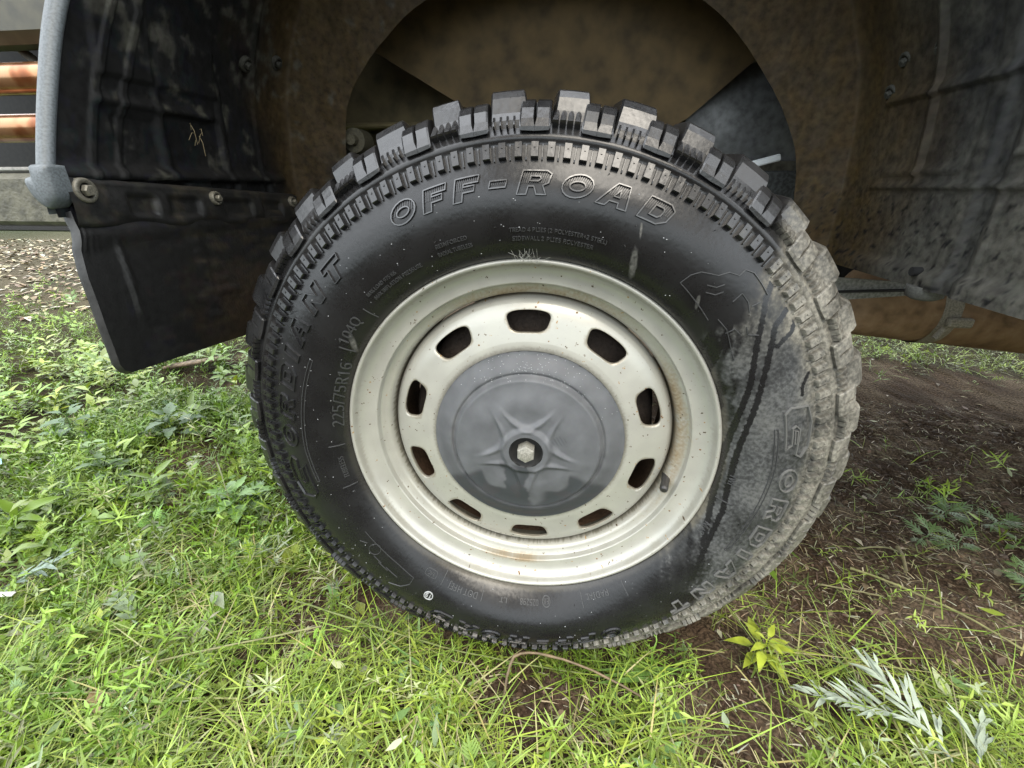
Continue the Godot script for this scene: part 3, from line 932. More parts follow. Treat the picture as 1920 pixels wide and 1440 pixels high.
func disc_sz(r: float) -> float:     # the same, rounded off
	return (disc_z(r - .003) + disc_z(r - .0015) + disc_z(r) + disc_z(minf(r + .0015, .1785)) + disc_z(minf(r + .003, .1785))) / 5.0

func disc_mesh() -> SurfaceTool:
	var st := fresh()
	var half := PI / 10
	var r_in := .128
	var r_out := .170
	var rc := .1503
	var V := func(q: Vector2, dz := 0.0) -> void:      # q = (angle, r)
		var p := Vector3(q.y * cos(q.x), q.y * sin(q.x), disc_sz(q.y) + dz)
		st.set_uv(rim_uv(p)); st.add_vertex(p)
	for k in 10:
		var mid := deg_to_rad(91.0) + k * TAU / 10
		var edge := PackedVector2Array()
		var m1 := 14
		var m2 := 12
		for i in m1: edge.append(Vector2(half * (1 - 2.0 * i / m1), r_out))
		for i in m2: edge.append(Vector2(-half, lerpf(r_out, r_in, float(i) / m2)))
		for i in m1: edge.append(Vector2(-half * (1 - 2.0 * i / m1), r_in))
		for i in m2: edge.append(Vector2(half, lerpf(r_in, r_out, float(i) / m2)))
		var hole := PackedVector2Array()
		for e in edge:
			var d := Vector2(e.x * rc / .0238, (e.y - rc) / .0124)
			var q := d / pow(pow(absf(d.x), 3.4) + pow(absf(d.y), 3.4), 1.0 / 3.4)
			hole.append(Vector2(q.x * .0238 * (1.0 + .10 * q.y) / rc, rc + q.y * .0124))
		var n := edge.size()
		st.set_smooth_group(0)
		var K := [0.0, 0.05, 0.12, 0.3, 0.6, 1.0]
		for i in n:
			var j := (i + 1) % n
			for l in K.size() - 1:
				var a0 := hole[i].lerp(edge[i], K[l]); var a1 := hole[j].lerp(edge[j], K[l])
				var b0 := hole[i].lerp(edge[i], K[l + 1]); var b1 := hole[j].lerp(edge[j], K[l + 1])
				var off := Vector2(mid, 0)
				var z0: float = -.0012 if l == 0 else 0.0     # the pressed edge rolls in a little
				V.call(a0 + off, z0); V.call(b1 + off); V.call(a1 + off, z0)
				V.call(a0 + off, z0); V.call(b0 + off); V.call(b1 + off)
		st.set_smooth_group(3)
		for i in n:
			var j := (i + 1) % n
			var off := Vector2(mid, 0)
			V.call(hole[i] + off, -.0012); V.call(hole[j] + off, -.0012); V.call(hole[j] + off, -.0045)
			V.call(hole[i] + off, -.0012); V.call(hole[j] + off, -.0045); V.call(hole[i] + off, -.0045)
	var ip := PackedVector2Array()
	for i in 9: ip.append(Vector2(lerpf(.1, r_in, i / 8.0), disc_sz(lerpf(.1, r_in, i / 8.0))))
	lathe(st, ip, 280, null, rim_uv)
	ip = PackedVector2Array()
	for i in 9: ip.append(Vector2(lerpf(r_out, .1785, i / 8.0), disc_sz(lerpf(r_out, .1785, i / 8.0))))
	lathe(st, ip, 280, null, rim_uv)
	return st

func lug(st: SurfaceTool, a: float, wd: float, plain: bool) -> void:
	# section in (r, z), swept across the width with bevelled ends
	var s := [Vector2(.3380, .0018), Vector2(.3465, -.0006), Vector2(.3530, -.0058), Vector2(.3660, -.0128), Vector2(.3720, -.0195), Vector2(.3740, -.0265), Vector2(.3745, -.045), Vector2(.3740, -.066), Vector2(.3725, -.069), Vector2(.350, -.070)]
	if not plain:
		s[0] = Vector2(.3385, .0012); s[1] = Vector2(.3470, -.0050); s[2] = Vector2(.3550, -.0098); s[3] = Vector2(.3662, -.0142)
	var c := Vector2(.360, -.040)
	var rows := []
	for e in [[-.5, .90], [-.455, 1.0], [0.0, 1.0], [.455, 1.0], [.5, .90]]:
		var row := PackedVector3Array()
		for i in s.size():
			var q: Vector2 = c + (s[i] - c) * e[1]
			if i == 0 or i >= s.size() - 1: q.x = minf(q.x, s[i].x)
			var t: float = e[0] * wd * (1.0 + .06 * (.365 - q.x) / .01)
			var ang: float = a - t / q.x + (-.045 - q.y) * .35
			row.append(warp(Vector3(q.x * cos(ang), q.x * sin(ang), q.y)))
		rows.append(row)
	st.set_smooth_group(-1)
	for i in rows.size() - 1:
		for k in s.size() - 1:
			for p in [rows[i][k], rows[i + 1][k], rows[i + 1][k + 1], rows[i][k], rows[i + 1][k + 1], rows[i][k + 1]]:
				st.set_uv(tyre_uv(p)); st.add_vertex(p)
	for e in [0, rows.size() - 1]:
		for k in range(1, s.size() - 1):
			var q := [rows[e][0], rows[e][k], rows[e][k + 1]]
			if e == 0: q = [rows[e][0], rows[e][k + 1], rows[e][k]]
			for p in q:
				st.set_uv(tyre_uv(p)); st.add_vertex(p)

func tongue(st: SurfaceTool, a: float, hw: float) -> void:     # low plate between two lugs, split by a slit, rounded at its foot
	var s := [Vector2(.3352, .0030), Vector2(.3362, .0082), Vector2(.3400, .0082), Vector2(.3470, .0040), Vector2(.3560, -.0025), Vector2(.3620, -.0105), Vector2(.3646, -.0190), Vector2(.3656, -.030), Vector2(.3658, -.052), Vector2(.350, -.054)]
	for half in [-1.0, 1.0]:
		var rows := []
		for e in [[.0011, .0], [.0017, 1.0], [hw - .0015, 1.0], [hw, .0]]:
			var row := PackedVector3Array()
			for i in s.size():
				var q: Vector2 = s[i]
				if e[1] == 0.0 and i > 0 and i < s.size() - 1: q += Vector2(-.0006, -.0010)
				if i < 2 and e[0] > .005: q.x += .0035 if e[1] == 0.0 else .0008      # rounded corner
				if i == 2 and e[0] > .005 and e[1] == 0.0: q.x += .0012
				var slit := .0008 if half * 1.0 > 0 else .0
				var ang: float = a - half * (e[0] + slit * 0.0) / q.x + (-.03 - minf(q.y, -.03)) * .35
				if q.x < .3405 and e[1] == 1.0 and e[0] < .005: ang = a - half * .0001 / q.x       # the slit stops short of the foot
				if q.x < .3405 and e[1] == 0.0 and e[0] < .005: ang = a
				row.append(warp(Vector3(q.x * cos(ang), q.x * sin(ang), q.y)))
			rows.append(row)
		st.set_smooth_group(-1)
		for i in rows.size() - 1:
			for k in s.size() - 1:
				var q := [rows[i][k], rows[i + 1][k], rows[i + 1][k + 1], rows[i][k], rows[i + 1][k + 1], rows[i][k + 1]]
				if half < 0: q.reverse()
				for p in q:
					st.set_uv(tyre_uv(p)); st.add_vertex(p)
		for e in [0, 3]:
			for k in range(1, s.size() - 1):
				for p in [rows[e][0], rows[e][k], rows[e][k + 1]]:
					st.set_uv(tyre_uv(p)); st.add_vertex(p)

func box_on_tread(st: SurfaceTool, a: float, wd: float, top: float, z0: float, z1: float) -> void:
	var rows := []
	for e in [[.346, 1.0], [top - .0015, .98], [top, .9]]:
		var row := PackedVector3Array()
		for q in [[-.5, z0], [.5, z0], [.5, z1], [-.5, z1]]:
			var zz := lerpf((z0 + z1) / 2, q[1], e[1])
			var ang: float = a - q[0] * wd * e[1] / top + (-.045 - zz) * .35
			row.append(warp(Vector3(e[0] * cos(ang), e[0] * sin(ang), zz)))
		rows.append(row)
	st.set_smooth_group(-1)
	for i in 2:
		for k in 4:
			var k2 := (k + 1) % 4
			for p in [rows[i][k], rows[i][k2], rows[i + 1][k2], rows[i][k], rows[i + 1][k2], rows[i + 1][k]]:
				st.set_uv(tyre_uv(p)); st.add_vertex(p)
	for p in [rows[2][0], rows[2][1], rows[2][2], rows[2][0], rows[2][2], rows[2][3]]:
		st.set_uv(tyre_uv(p)); st.add_vertex(p)

# ---------------------------------------------------------------- wheel arch, from wheel-centred numbers
var ARCH := PackedVector2Array()     # outer profile, left foot over the top to the right foot
var OPEN := PackedVector2Array()     # opening in the inner wall

func at_arch(p: PackedVector2Array, u: float) -> Vector2:
	var x := clampf(u, 0, 1) * (p.size() - 1)
	var i := mini(int(x), p.size() - 2)
	return p[i].lerp(p[i + 1], x - i)

func resample(p: PackedVector2Array, n: int) -> PackedVector2Array:
	var L := 0.0
	for i in p.size() - 1: L += p[i].distance_to(p[i + 1])
	var o := PackedVector2Array()
	var i := 0
	var acc := 0.0
	for k in n + 1:
		var want := L * k / n
		while i < p.size() - 2 and acc + p[i].distance_to(p[i + 1]) < want:
			acc += p[i].distance_to(p[i + 1]); i += 1
		o.append(p[i].lerp(p[i + 1], clampf((want - acc) / p[i].distance_to(p[i + 1]), 0, 1)))
	return o

func arch_edge(p: Vector2) -> float:      # how far out the arch's edge lies
	if p.x > 0.0 and p.y < .5: return .062
	return .056 - .37 * clampf(p.y - .275, 0.0, .22) - .03 * sm(.5, .7, p.y)

func line_(x: float, c: float, w: float) -> float:
	return sm(w, w * .55, absf(x - c))

func band(x: float, a: float, b: float, e := .003) -> float:
	return sm(a - e, a + e, x) * sm(b + e, b - e, x)

func liner_relief(p: Vector2, z: float, left: bool, e := 0.0) -> float:      # e: distance from the outer edge
	var y := p.y
	var h := 0.0009 * nz.get_noise_3d(p.x * 500.0, y * 500.0, z * 500.0) + .0002 * nf.get_noise_3d(p.x * 1500.0, y * 1500.0, z * 1500.0)
	if left:
		if y < .60:
			h += .0024 * (line_(e, .040, .006) + line_(e, .072, .006) + line_(z, -.10, .006) * sm(.29, .30, y) * sm(.47, .46, y) + line_(z, -.205, .007) * sm(.42, .41, y) + line_(z, -.285, .006))
			h += .004 * band(z, -.097, -.03) * band(y, .40, .47) + .004 * band(z, -.20, -.105) * band(y, .40, .455) - .004 * band(z, -.2, -.105) * band(y, .31, .372) - .003 * band(z, -.09, -.035) * band(y, .31, .362)
			h += .004 * band(y, .372, .380, .002) * band(z, -.19, -.02)
			h += .007 * band(y, .2985, .3085, .002)
			h -= .006 * band(y, .268, .296, .003) * (band(z, -.055, -.018) + band(z, -.125, -.075) + band(z, -.22, -.165) + band(z, -.3, -.24))
	else:
		h += .0016 * line_(z, -.118, .014) + .002 * line_(z, -.075, .005)
		h -= .004 * band(z, -.105, -.085)
		h += .005 * band(y, .318, .326, .002) * band(z, -.075, .06) + .005 * band(y, .288, .294, .002) * band(z, -.30, .06) + .003 * band(y, .305, .311, .002) * band(z, -.28, -.14)
		h += .006 * line_(z, -.21, .006) * sm(.29, .31, y)
		h += .004 * band(y, .392, .40, .003) * band(z, -.3, .0) * 1.4
		h += .008 * sm(.204, .192, y)
	return h

func build_arch(car: Node3D, g_soft: Texture2D, g_dust: Texture2D, n_fine: Texture2D, n_lump: Texture2D) -> void:
	ARCH = resample(catmull(PackedVector2Array([Vector2(-.462, .262), Vector2(-.46, .36), Vector2(-.444, .46), Vector2(-.39, .57), Vector2(-.29, .655), Vector2(-.15, .70), Vector2(0, .712), Vector2(.15, .70), Vector2(.29, .655), Vector2(.39, .57), Vector2(.444, .46), Vector2(.462, .36), Vector2(.466, .27), Vector2(.466, .178)]), 6), 260)
	OPEN = resample(catmull(PackedVector2Array([Vector2(-.362, .20), Vector2(-.355, .38), Vector2(-.312, .465), Vector2(-.214, .545), Vector2(-.1, .585), Vector2(0, .595), Vector2(.1, .585), Vector2(.216, .535), Vector2(.295, .468), Vector2(.358, .388), Vector2(.392, .31), Vector2(.405, .18)]), 6), 260)
	var z_in := -.365
	var f := func(u: float, v: float) -> Vector3:
		var p := at_arch(ARCH, u)
		var q := at_arch(OPEN, u)
		var inward := (Vector2(0, .15) - p).normalized()
		var zo := arch_edge(p)
		if v < .82:
			var z := lerpf(zo, -.085, v / .30) if v < .30 else lerpf(-.085, z_in + .03, (v - .30) / .52)
			var h := liner_relief(p, z, p.x < 0, zo - z)
			p += inward * h
			return Vector3(p.x, p.y, z)
		var t := (v - .82) / .18
		var k := minf(t / .3, 1.0)
		p = p.lerp(q, .09 * (1.0 - cos(k * PI / 2)) + .91 * maxf(0.0, (t - .3) / .7))
		return Vector3(p.x, p.y, z_in + .03 - .03 * sin(k * PI / 2) - .012 * maxf(0.0, (t - .3) / .7) + .003 * nz.get_noise_2d(p.x * 1200.0, p.y * 1200.0))
	var col := func(u: float, v: float, p: Vector3) -> Color:
		var n := nz.get_noise_3d(p.x * 500.0, p.y * 500.0, p.z * 500.0)
		var n2 := nf.get_noise_3d(p.x * 1500.0, p.y * 1500.0, p.z * 1500.0)
		var black := Color(.014, .0145, .015) * (1.0 + .5 * n)
		var brown := Color(.074, .050, .022)
		var dust := Color(.094, .091, .077)
		var c := black
		if p.x < 0:
			var b := sm(-.20, -.36, p.z + n * .09 + .10 * sm(.45, .3, p.y))
			c = c.lerp(brown, b * (.85 + n2 * .3))
			c = c.lerp(Color(.075, .073, .060), clampf(n2 * 2.6 + n * 1.4 - .55, 0, .75) * sm(.0, -.05, p.z))
		else:
			var b := sm(-.16, -.33, p.z + n * .06)
			c = Color(.026, .027, .028).lerp(dust, clampf(.35 + .5 * sm(.45, .22, p.y) + n * .7 + n2 * .4, 0, 1))
			c = c.lerp(brown, b * (.85 + n2 * .3))
			c = c.lerp(Color(.024, .026, .029), band(p.z, -.112, -.082, .006) * .45)
			var spots := sm(.28, .40, nf.get_noise_3d(p.x * 4200.0, p.y * 4200.0 + 90.0, p.z * 2600.0)) * sm(.33, .25, p.y)
			c = c.lerp(Color(.015, .015, .015), spots * .9)
		c *= 1.0 + .2 * n2
		return Color(maxf(c.r, .004), maxf(c.g, .004), maxf(c.b, .004))
	var st := fresh()
	grid(st, 420, 170, f, col, null, 0, false)
	var lm := vmat(.62, g_soft, 7.0, n_fine, .10)
	lm.metallic_specular = .28
	var liner := obj("wheel_arch_liner", st, lm, car)
	liner.position.y = WC
	liner.set_meta("label", "black plastic wheel arch liner, brown with dust towards its inner edge")
	# --- outer flare behind it, with its own thickness
	st = fresh()
	grid(st, 130, 3, func(u: float, v: float) -> Vector3:
		var p := at_arch(ARCH, u)
		p += (p - Vector2(0, .15)).normalized() * (.012 + .012 * v)
		return Vector3(p.x, p.y, lerpf(arch_edge(p) - .002, -.38, v)))
	var flare := obj("arch_flare", st, grained(Color(.20, .22, .24), .5, g_soft, 6.0), car)
	flare.position.y = WC
	# --- pale edge trim at the left end of the flare
	st = fresh()
	var pts := PackedVector3Array()
	var rad := []
	for i in 44:
		var u := .011 + i * .0058
		var p := at_arch(ARCH, u)
		pts.append(Vector3(p.x - .006, p.y, arch_edge(p) + .001))
		rad.append(.0078 + .0014 * sm(.0, .12, u))
	var rings := []
	for i in pts.size():
		var t := (pts[mini(i + 1, pts.size() - 1)] - pts[maxi(i - 1, 0)]).normalized()
		var s := t.cross(Vector3(0, 0, 1)).normalized()
		var row := PackedVector3Array()
		for k in 12:
			var a := TAU * k / 12
			row.append(pts[i] + s * cos(a) * rad[i] + Vector3(0, 0, 1) * sin(a) * .007)
		rings.append(row)
	st.set_smooth_group(1)
	for i in pts.size() - 1:
		for k in 12: quad(st, rings[i][k], rings[i][(k + 1) % 12], rings[i + 1][(k + 1) % 12], rings[i + 1][k])
	# its rounded end, a lobe that sticks out to the rear
	var foot: Array = catmull(PackedVector2Array([Vector2(.012, .040), Vector2(.012, .012), Vector2(.009, -.008), Vector2(-.001, -.020), Vector2(-.011, -.026), Vector2(-.020, -.020), Vector2(-.030, -.008), Vector2(-.035, .006), Vector2(-.036, .016), Vector2(-.032, .0215), Vector2(-.025, .0225), Vector2(-.0195, .027), Vector2(-.0175, .040)]), 4)
	var fc := Vector2(-.012, .004)
	var o3 := Vector3(-.4560, .2855, .055)
	st.set_smooth_group(4)
	for e in [[[-.012, .96], [.000, 1.0]], [[.000, 1.0], [.0045, .97]], [[.0045, .97], [.0075, .88]], [[.0075, .88], [.009, .6]], [[.009, .6], [.0095, .0]]]:
		for i in foot.size():
			var j := (i + 1) % foot.size()
			var F := func(q: Vector2, w: Array) -> Vector3:
				var r: Vector2 = (fc + (q - fc) * w[1]) * .60
				return o3 + Vector3(r.x, r.y, w[0])
			quad(st, F.call(foot[i], e[0]), F.call(foot[j], e[0]), F.call(foot[j], e[1]), F.call(foot[i], e[1]))
	var trim := obj("arch_trim", st, grained(Color(.125, .143, .155), .5, g_soft, 30.0), car)
	trim.position.y = WC
	trim.set_meta("label", "pale blue-grey edge trim of the wheel arch with a rounded lower end")
	# --- mud flap
	st = fresh()
	var out := []       # (z, y) outline
	var corner := [Vector2(.046, .268), Vector2(.047, .255), Vector2(.051, .240), Vector2(.0565, .205), Vector2(.0565, .150), Vector2(.054, .112)]
	for i in 7:
		var a := PI / 2 * i / 6
		corner.append(Vector2(.054 - .016 + .016 * cos(a), .106 - .016 * sin(a) + .002))
	corner.append(Vector2(-.10, .0815)); corner.append(Vector2(-.22, .071)); corner.append(Vector2(-.35, .062))
	for q in corner: out.append(q)
	var bot := resample(PackedVector2Array(out), 60)
	var flap_f := func(u: float, v: float, side: float) -> Vector3:
		# v 0 at the top edge, 1 at the outline
		var b := bot[int(round(u * 60))]
		var top := Vector2(lerpf(.045, -.35, clampf((u - .0) / 1.0, 0, 1)), .272)
		var q := top.lerp(b, v)
		var bulge := .0015 * nz.get_noise_2d(q.x * 300.0, q.y * 300.0) + .006 * sin((q.y - .08) * 16.0) + .0035 * band(q.y, .236, .252, .004)
		bulge += .0025 * (line_(q.x, .012, .004) * band(q.y, .15, .235, .004) + line_(q.x, -.10, .003) * band(q.y, .12, .235, .004)) + .002 * band(q.y, .150, .155, .002) * band(q.x, -.16, -.07, .004)
		return Vector3(-.458 + bulge + side, q.y, q.x)
	var flap_c := func(_u: float, _v: float, p: Vector3) -> Color:
		var n := nz.get_noise_2d(p.z * 700.0, p.y * 700.0)
		var n2 := nf.get_noise_2d(p.z * 700.0, p.y * 2600.0)
		var c := Color(.0105, .0105, .011) * (1.0 + .3 * n)
		c = c.lerp(Color(.040, .034, .022), clampf(n2 * 1.4 + n * .6, 0, 1) * sm(.03, -.10, p.z) * .9)
		c = c.lerp(Color(.055, .035, .018), sm(-.07, -.12, p.z + n * .05) * sm(.2, .12, p.y + n * .06) * .5)
		return Color(c.r, c.g, c.b)
	grid(st, 60, 40, func(u: float, v: float) -> Vector3: return flap_f.call(u, v, 0.0), flap_c, null, 0, true)
	grid(st, 60, 8, func(u: float, v: float) -> Vector3: return flap_f.call(u, v, -.011), flap_c, null, 0, false)
	grid(st, 60, 2, func(u: float, v: float) -> Vector3: return flap_f.call(u, 1.0, -.0055 * v * 2.0) + Vector3(0, -.002 * sin(v * PI), .002 * sin(v * PI)), func(_u, _v, _p): return Color(.03, .03, .03), null, 5, true)
	var flap := obj("mud_flap", st, vmat(.5, g_soft, 7.0, n_fine, .10), car)
	flap.position.y = WC
	flap.set_meta("label", "black rubber mud flap hanging behind the wheel")
	# clamping strip
	st = fresh()
	grid(st, 120, 16, func(u: float, v: float) -> Vector3:
		var z := lerpf(.048, -.35, u)
		var y := lerpf(.300, .250, v) - u * .022
		var h := .010 * sin(clampf(v, 0, 1) * PI) ** .35 + .003 * band(v, .0, .12, .04)
		h -= .0055 * band(v, .3, .72, .05) * (band(z, -.052, -.016) + band(z, -.12, -.07) + band(z, -.225, -.165) + band(z, -.30, -.25))
		h += .0006 * nz.get_noise_2d(z * 500.0, v * 20.0)
		if v > .72: h += .003 * sin(z * 60.0) * sm(.72, .9, v)
		return Vector3(-.459 + h, y, z), func(_u, _v, p: Vector3) -> Color:
			var n := nf.get_noise_2d(p.z * 1500.0, p.y * 1500.0)
			var c := Color(.014, .014, .014).lerp(Color(.06, .052, .036), clampf(n * .9, 0, 1))
			return Color(c.r, c.g, c.b), null, 0, true)
	var strip := obj("clamping_strip", st, vmat(.5, g_soft, 10.0, n_fine, .12), flap)
	# bolts
	var bolt_m := grained(Color(.16, .15, .12), .5, g_soft, 40.0, n_fine, .4, .3)
	for q in [[Vector3(-.449, .2865, .031), .0120], [Vector3(-.447, .2755, -.147), .0090], [Vector3(-.447, .2655, -.33), .0090]]:
		bolt(q[0], Vector3(1, 0, 0), q[1], bolt_m, flap, 0.0)
	for q in [Vector3(.452, .437, -.277), Vector3(.458, .405, -.30), Vector3(.453, .436, -.215), Vector3(-.438, .452, -.26), Vector3(-.438, .47, -.34)]:
		var c := grained(Color(.045, .045, .036) if q.x > 0 else Color(.035, .033, .024), .8, g_soft, 40.0)
		bolt(q, (Vector3(0, .15, q.z) - q).normalized(), .0105, c, liner, 0.0)
	# drain hole and drip stud at the liner's foot
	st = fresh()
	tube(st, PackedVector3Array([Vector3(.452, .196, -.142), Vector3(.462, .196, -.142)]), .0055, 10)
	obj("drain_hole", st, mat(Color(.006, .006, .006), .9), liner)
	st = fresh()
	tube(st, PackedVector3Array([Vector3(.470, .180, -.135), Vector3(.470, .168, -.135), Vector3(.470, .164, -.135)]), [.020, .019, .012], 16)
	obj("rubber_stop", st, grained(Color(.12, .12, .11), .7, g_soft, 30.0), liner)
	# dry grass caught on the liner
	st = fresh()
	for k in 7:
		var p := Vector3(-.447, .345 + rng.randf_range(-.01, .02), -.135 + rng.randf_range(-.012, .012))
		var q := p + Vector3(rng.randf_range(.0, .006), rng.randf_range(-.025, .015), rng.randf_range(-.012, .012))
		tube(st, PackedVector3Array([p, p.lerp(q, .5) + Vector3(.003, .004, .002), q]), .0005, 3)
	obj("dry_grass_wisp", st, mat(Color(.12, .10, .055), .8), liner).set_meta("kind", "stuff")

func bolt(at: Vector3, n: Vector3, r: float, m: Material, parent: Node3D, lift: float) -> void:
	var st := fresh()
	lathe(st, PackedVector2Array([Vector2(r, -.004), Vector2(r, .001), Vector2(r * .93, .0022), Vector2(r * .62, .0022), Vector2(r * .60, .0015)]), 20)
	var hx := []
	for i in 6: hx.append(Vector2(cos(TAU * i / 6), sin(TAU * i / 6)) * r * .5)
	for i in 6:
		var p: Vector2 = hx[i]; var q: Vector2 = hx[(i + 1) % 6]
		st.set_smooth_group(-1)
		quad(st, Vector3(p.x, p.y, .001), Vector3(p.x, p.y, .0055), Vector3(q.x, q.y, .0055), Vector3(q.x, q.y, .001))
		quad(st, Vector3(p.x, p.y, .0055), Vector3(p.x * .8, p.y * .8, .0068), Vector3(q.x * .8, q.y * .8, .0068), Vector3(q.x, q.y, .0055))
		tri(st, Vector3(p.x * .8, p.y * .8, .0068), Vector3(0, 0, .0068), Vector3(q.x * .8, q.y * .8, .0068))
	var o := obj("bolt", st, m, parent)
	var s := n.cross(Vector3.UP).normalized()
	o.transform = Transform3D(Basis(s, n.cross(s), n), at + n * lift)

# ---------------------------------------------------------------- body and underside
func build_body(car: Node3D, g_soft: Texture2D, g_dust: Texture2D, n_fine: Texture2D, n_lump: Texture2D) -> void:
	var beige := grained(Color(.21, .195, .15), .4, g_soft, 3.0)
	var st := fresh()
	# body shell above the arches, a block with its own underside
	box(st, Vector3(.55, 1.12, -.84), Vector3(3.6, .74, 1.38), .03)
	var shell := obj("body_shell", st, beige, car)
	shell.position.y = WC
	# side panel left of the arch: its lower edge shows above the tubes
	st = fresh()
	box(st, Vector3(-.865, .66, -.175), Vector3(.78, .40, .05), .012)
	obj("side_panel", st, grained(Color(.060, .054, .030), .45, g_soft, 3.0), car).position.y = WC
	st = fresh()
	box(st, Vector3(1.3, .62, -.19), Vector3(1.55, .55, .05), .012)
	obj("side_panel", st, beige, car).position.y = WC
	# unseen wing panel right of the frame, added to shade the ground
	st = fresh()
	box(st, Vector3(1.42, .56, .045), Vector3(1.86, .76, .04), .012)
	obj("added_shade_wing", st, beige, car).position.y = WC
	st = fresh()
	box(st, Vector3(1.45, .17, -.92), Vector3(1.75, .28, .62), .03)
	obj("added_shade_tray", st, mat(Color(.02, .018, .015), .8), car).position.y = WC  # unseen block under the floor, added to keep light off the soil
	st = fresh()
	box(st, Vector3(1.46, .085, .02), Vector3(1.66, .17, .07), .03)
	obj("added_shade_step", st, mat(Color(.03, .03, .03), .6), car).position.y = WC  # unseen step, added to cut the light under the body
	# dark underside behind the tubes
	st = fresh()
	box(st, Vector3(-.90, .42, -.42), Vector3(.86, .30, .02), .004)
	obj("inner_panel", st, grained(Color(.014, .012, .010), .6, g_dust, 6.0), car).position.y = WC
	# two glossy brown tubes
	var tm := grained(Color(.36, .21, .12), .2, noise_tex(41, .012, 256, ramp([[0.0, Color(.35, .22, .16)], [0.4, Color(.8, .62, .5)], [0.55, Color(1, .95, .9)], [1.0, Color(1, 1, 1)]]), false, 4.0, 3), 5.0, null, 1.0, .75)
	for q in [[.421, .0185], [.364, .0175]]:
		st = fresh()
		tube(st, PackedVector3Array([Vector3(-1.3, q[0], -.155), Vector3(-.9, q[0], -.155), Vector3(-.485, q[0], -.155)]), q[1], 20)
		var o := obj("side_tube", st, tm, car)
		o.position.y = WC
	# hose end above the tubes
	st = fresh()
	var hose := PackedVector3Array()
	for i in 12: hose.append(Vector3(-.735 + .045 * sin(i * .16), .468 - .006 * i + .0012 * i * i * .1, -.20 - .0 * i))
	tube(st, hose, .006, 8)
	obj("hose", st, grained(Color(.10, .09, .07), .5, g_soft, 20.0), car).position.y = WC
	# beige sill below them, with a dark lower seam
	st = fresh()
	box(st, Vector3(-.90, .2715, -.17), Vector3(.86, .073, .05), .008)
	var sill := obj("sill_panel", st, grained(Color(.125, .12, .088), .55, g_soft, 4.0, n_fine, .2), car)
	sill.position.y = WC
	st = fresh()
	box(st, Vector3(-.90, .2325, -.172), Vector3(.86, .008, .046), .002)
	obj("sill_seam", st, mat(Color(.01, .01, .01), .7), sill)
	st = fresh()
	box(st, Vector3(-.90, .313, -.17), Vector3(.86, .006, .04), .002)
	obj("sill_edge", st, grained(Color(.30, .30, .28), .35, g_soft, 9.0), sill)

	# --- inside the arch
	var brown := grained(Color(.125, .082, .032), .8, g_soft, 1.6)
	var olive := grained(Color(.135, .105, .048), .8, g_soft, 1.6)
	var poly := func(pts: Array, z0: float, z1: float) -> SurfaceTool:
		var s := fresh()
		s.set_smooth_group(-1)
		var p2 := PackedVector2Array(pts)
		var idx := Geometry2D.triangulate_polygon(p2)
		for i in idx: s.add_vertex(Vector3(p2[i].x, p2[i].y, z0))
		for k in range(0, idx.size(), 3):
			for i in [idx[k], idx[k + 2], idx[k + 1]]: s.add_vertex(Vector3(p2[i].x, p2[i].y, z1))
		for i in p2.size():
			var a := p2[i]; var b := p2[(i + 1) % p2.size()]
			quad(s, Vector3(a.x, a.y, z0), Vector3(b.x, b.y, z0), Vector3(b.x, b.y, z1), Vector3(a.x, a.y, z1))
		return s
	var o := obj("wheelhouse_panel", poly.call([Vector2(-.52, .72), Vector2(-.352, .527), Vector2(-.172, .428), Vector2(-.09, .372), Vector2(.185, .372), Vector2(.239, .404), Vector2(.345, .495), Vector2(.5, .68), Vector2(.5, .9), Vector2(-.52, .9)], -.50, -.52), brown, car)
	o.position.y = WC
	o = obj("wheelhouse_wall", poly.call([Vector2(-.75, .24), Vector2(.30, .30), Vector2(.34, .95), Vector2(-.75, .95)], -.60, -.62), olive, car)
	o.position.y = WC
	st = fresh()
	box(st, Vector3(-.36, .402, -.555), Vector3(.50, .010, .08), .003)
	box(st, Vector3(-.36, .345, -.56), Vector3(.50, .030, .05), .004)
	obj("body_ledge", st, olive, car).position.y = WC
	# frame rail along the vehicle, the axle, a shock absorber bush
	st = fresh()
	box(st, Vector3(.2, .255, -.56), Vector3(2.4, .10, .06), .008)
	obj("frame_rail", st, grained(Color(.022, .020, .017), .8, g_dust, 5.0, n_lump, .5), car).position.y = WC
	st = fresh()
	tube(st, PackedVector3Array([Vector3(0, 0, -.15), Vector3(0, 0, -.7), Vector3(0, 0, -1.33)]), .045, 20)
	lathe(st, PackedVector2Array([Vector2(.05, -.64), Vector2(.14, -.72), Vector2(.15, -.80), Vector2(.13, -.88), Vector2(.05, -.95)]), 28)
	obj("axle", st, grained(Color(.035, .026, .018), .85, g_dust, 5.0, n_lump, .6), car).position.y = WC
	st = fresh()
	tube(st, PackedVector3Array([Vector3(-.352, .366, -.40), Vector3(-.352, .366, -.44)]), .020, 20)
	tube(st, PackedVector3Array([Vector3(-.352, .366, -.385), Vector3(-.352, .366, -.41)]), .009, 10)
	obj("shock_absorber_bush", st, grained(Color(.085, .075, .045), .7, g_soft, 20.0), car).position.y = WC
	st = fresh()
	box(st, Vector3(-.385, .30, -.43), Vector3(.085, .12, .02), .004)
	obj("shock_bracket", st, grained(Color(.05, .047, .036), .75, g_dust, 8.0), car).position.y = WC
	# grey plastic tank side behind the tyre at the right, and a white plate standing for sky through a gap
	st = fresh()
	grid(st, 20, 10, func(u: float, v: float) -> Vector3:
		var x := lerpf(.24, .56, u)
		var y := lerpf(.50, .335, v) - .03 * sm(.5, 0.0, u)
		return Vector3(x, y, -.545 + .02 * sin(v * PI) + .006 * nz.get_noise_2d(x * 800.0, y * 800.0)), null, null, 0, true)
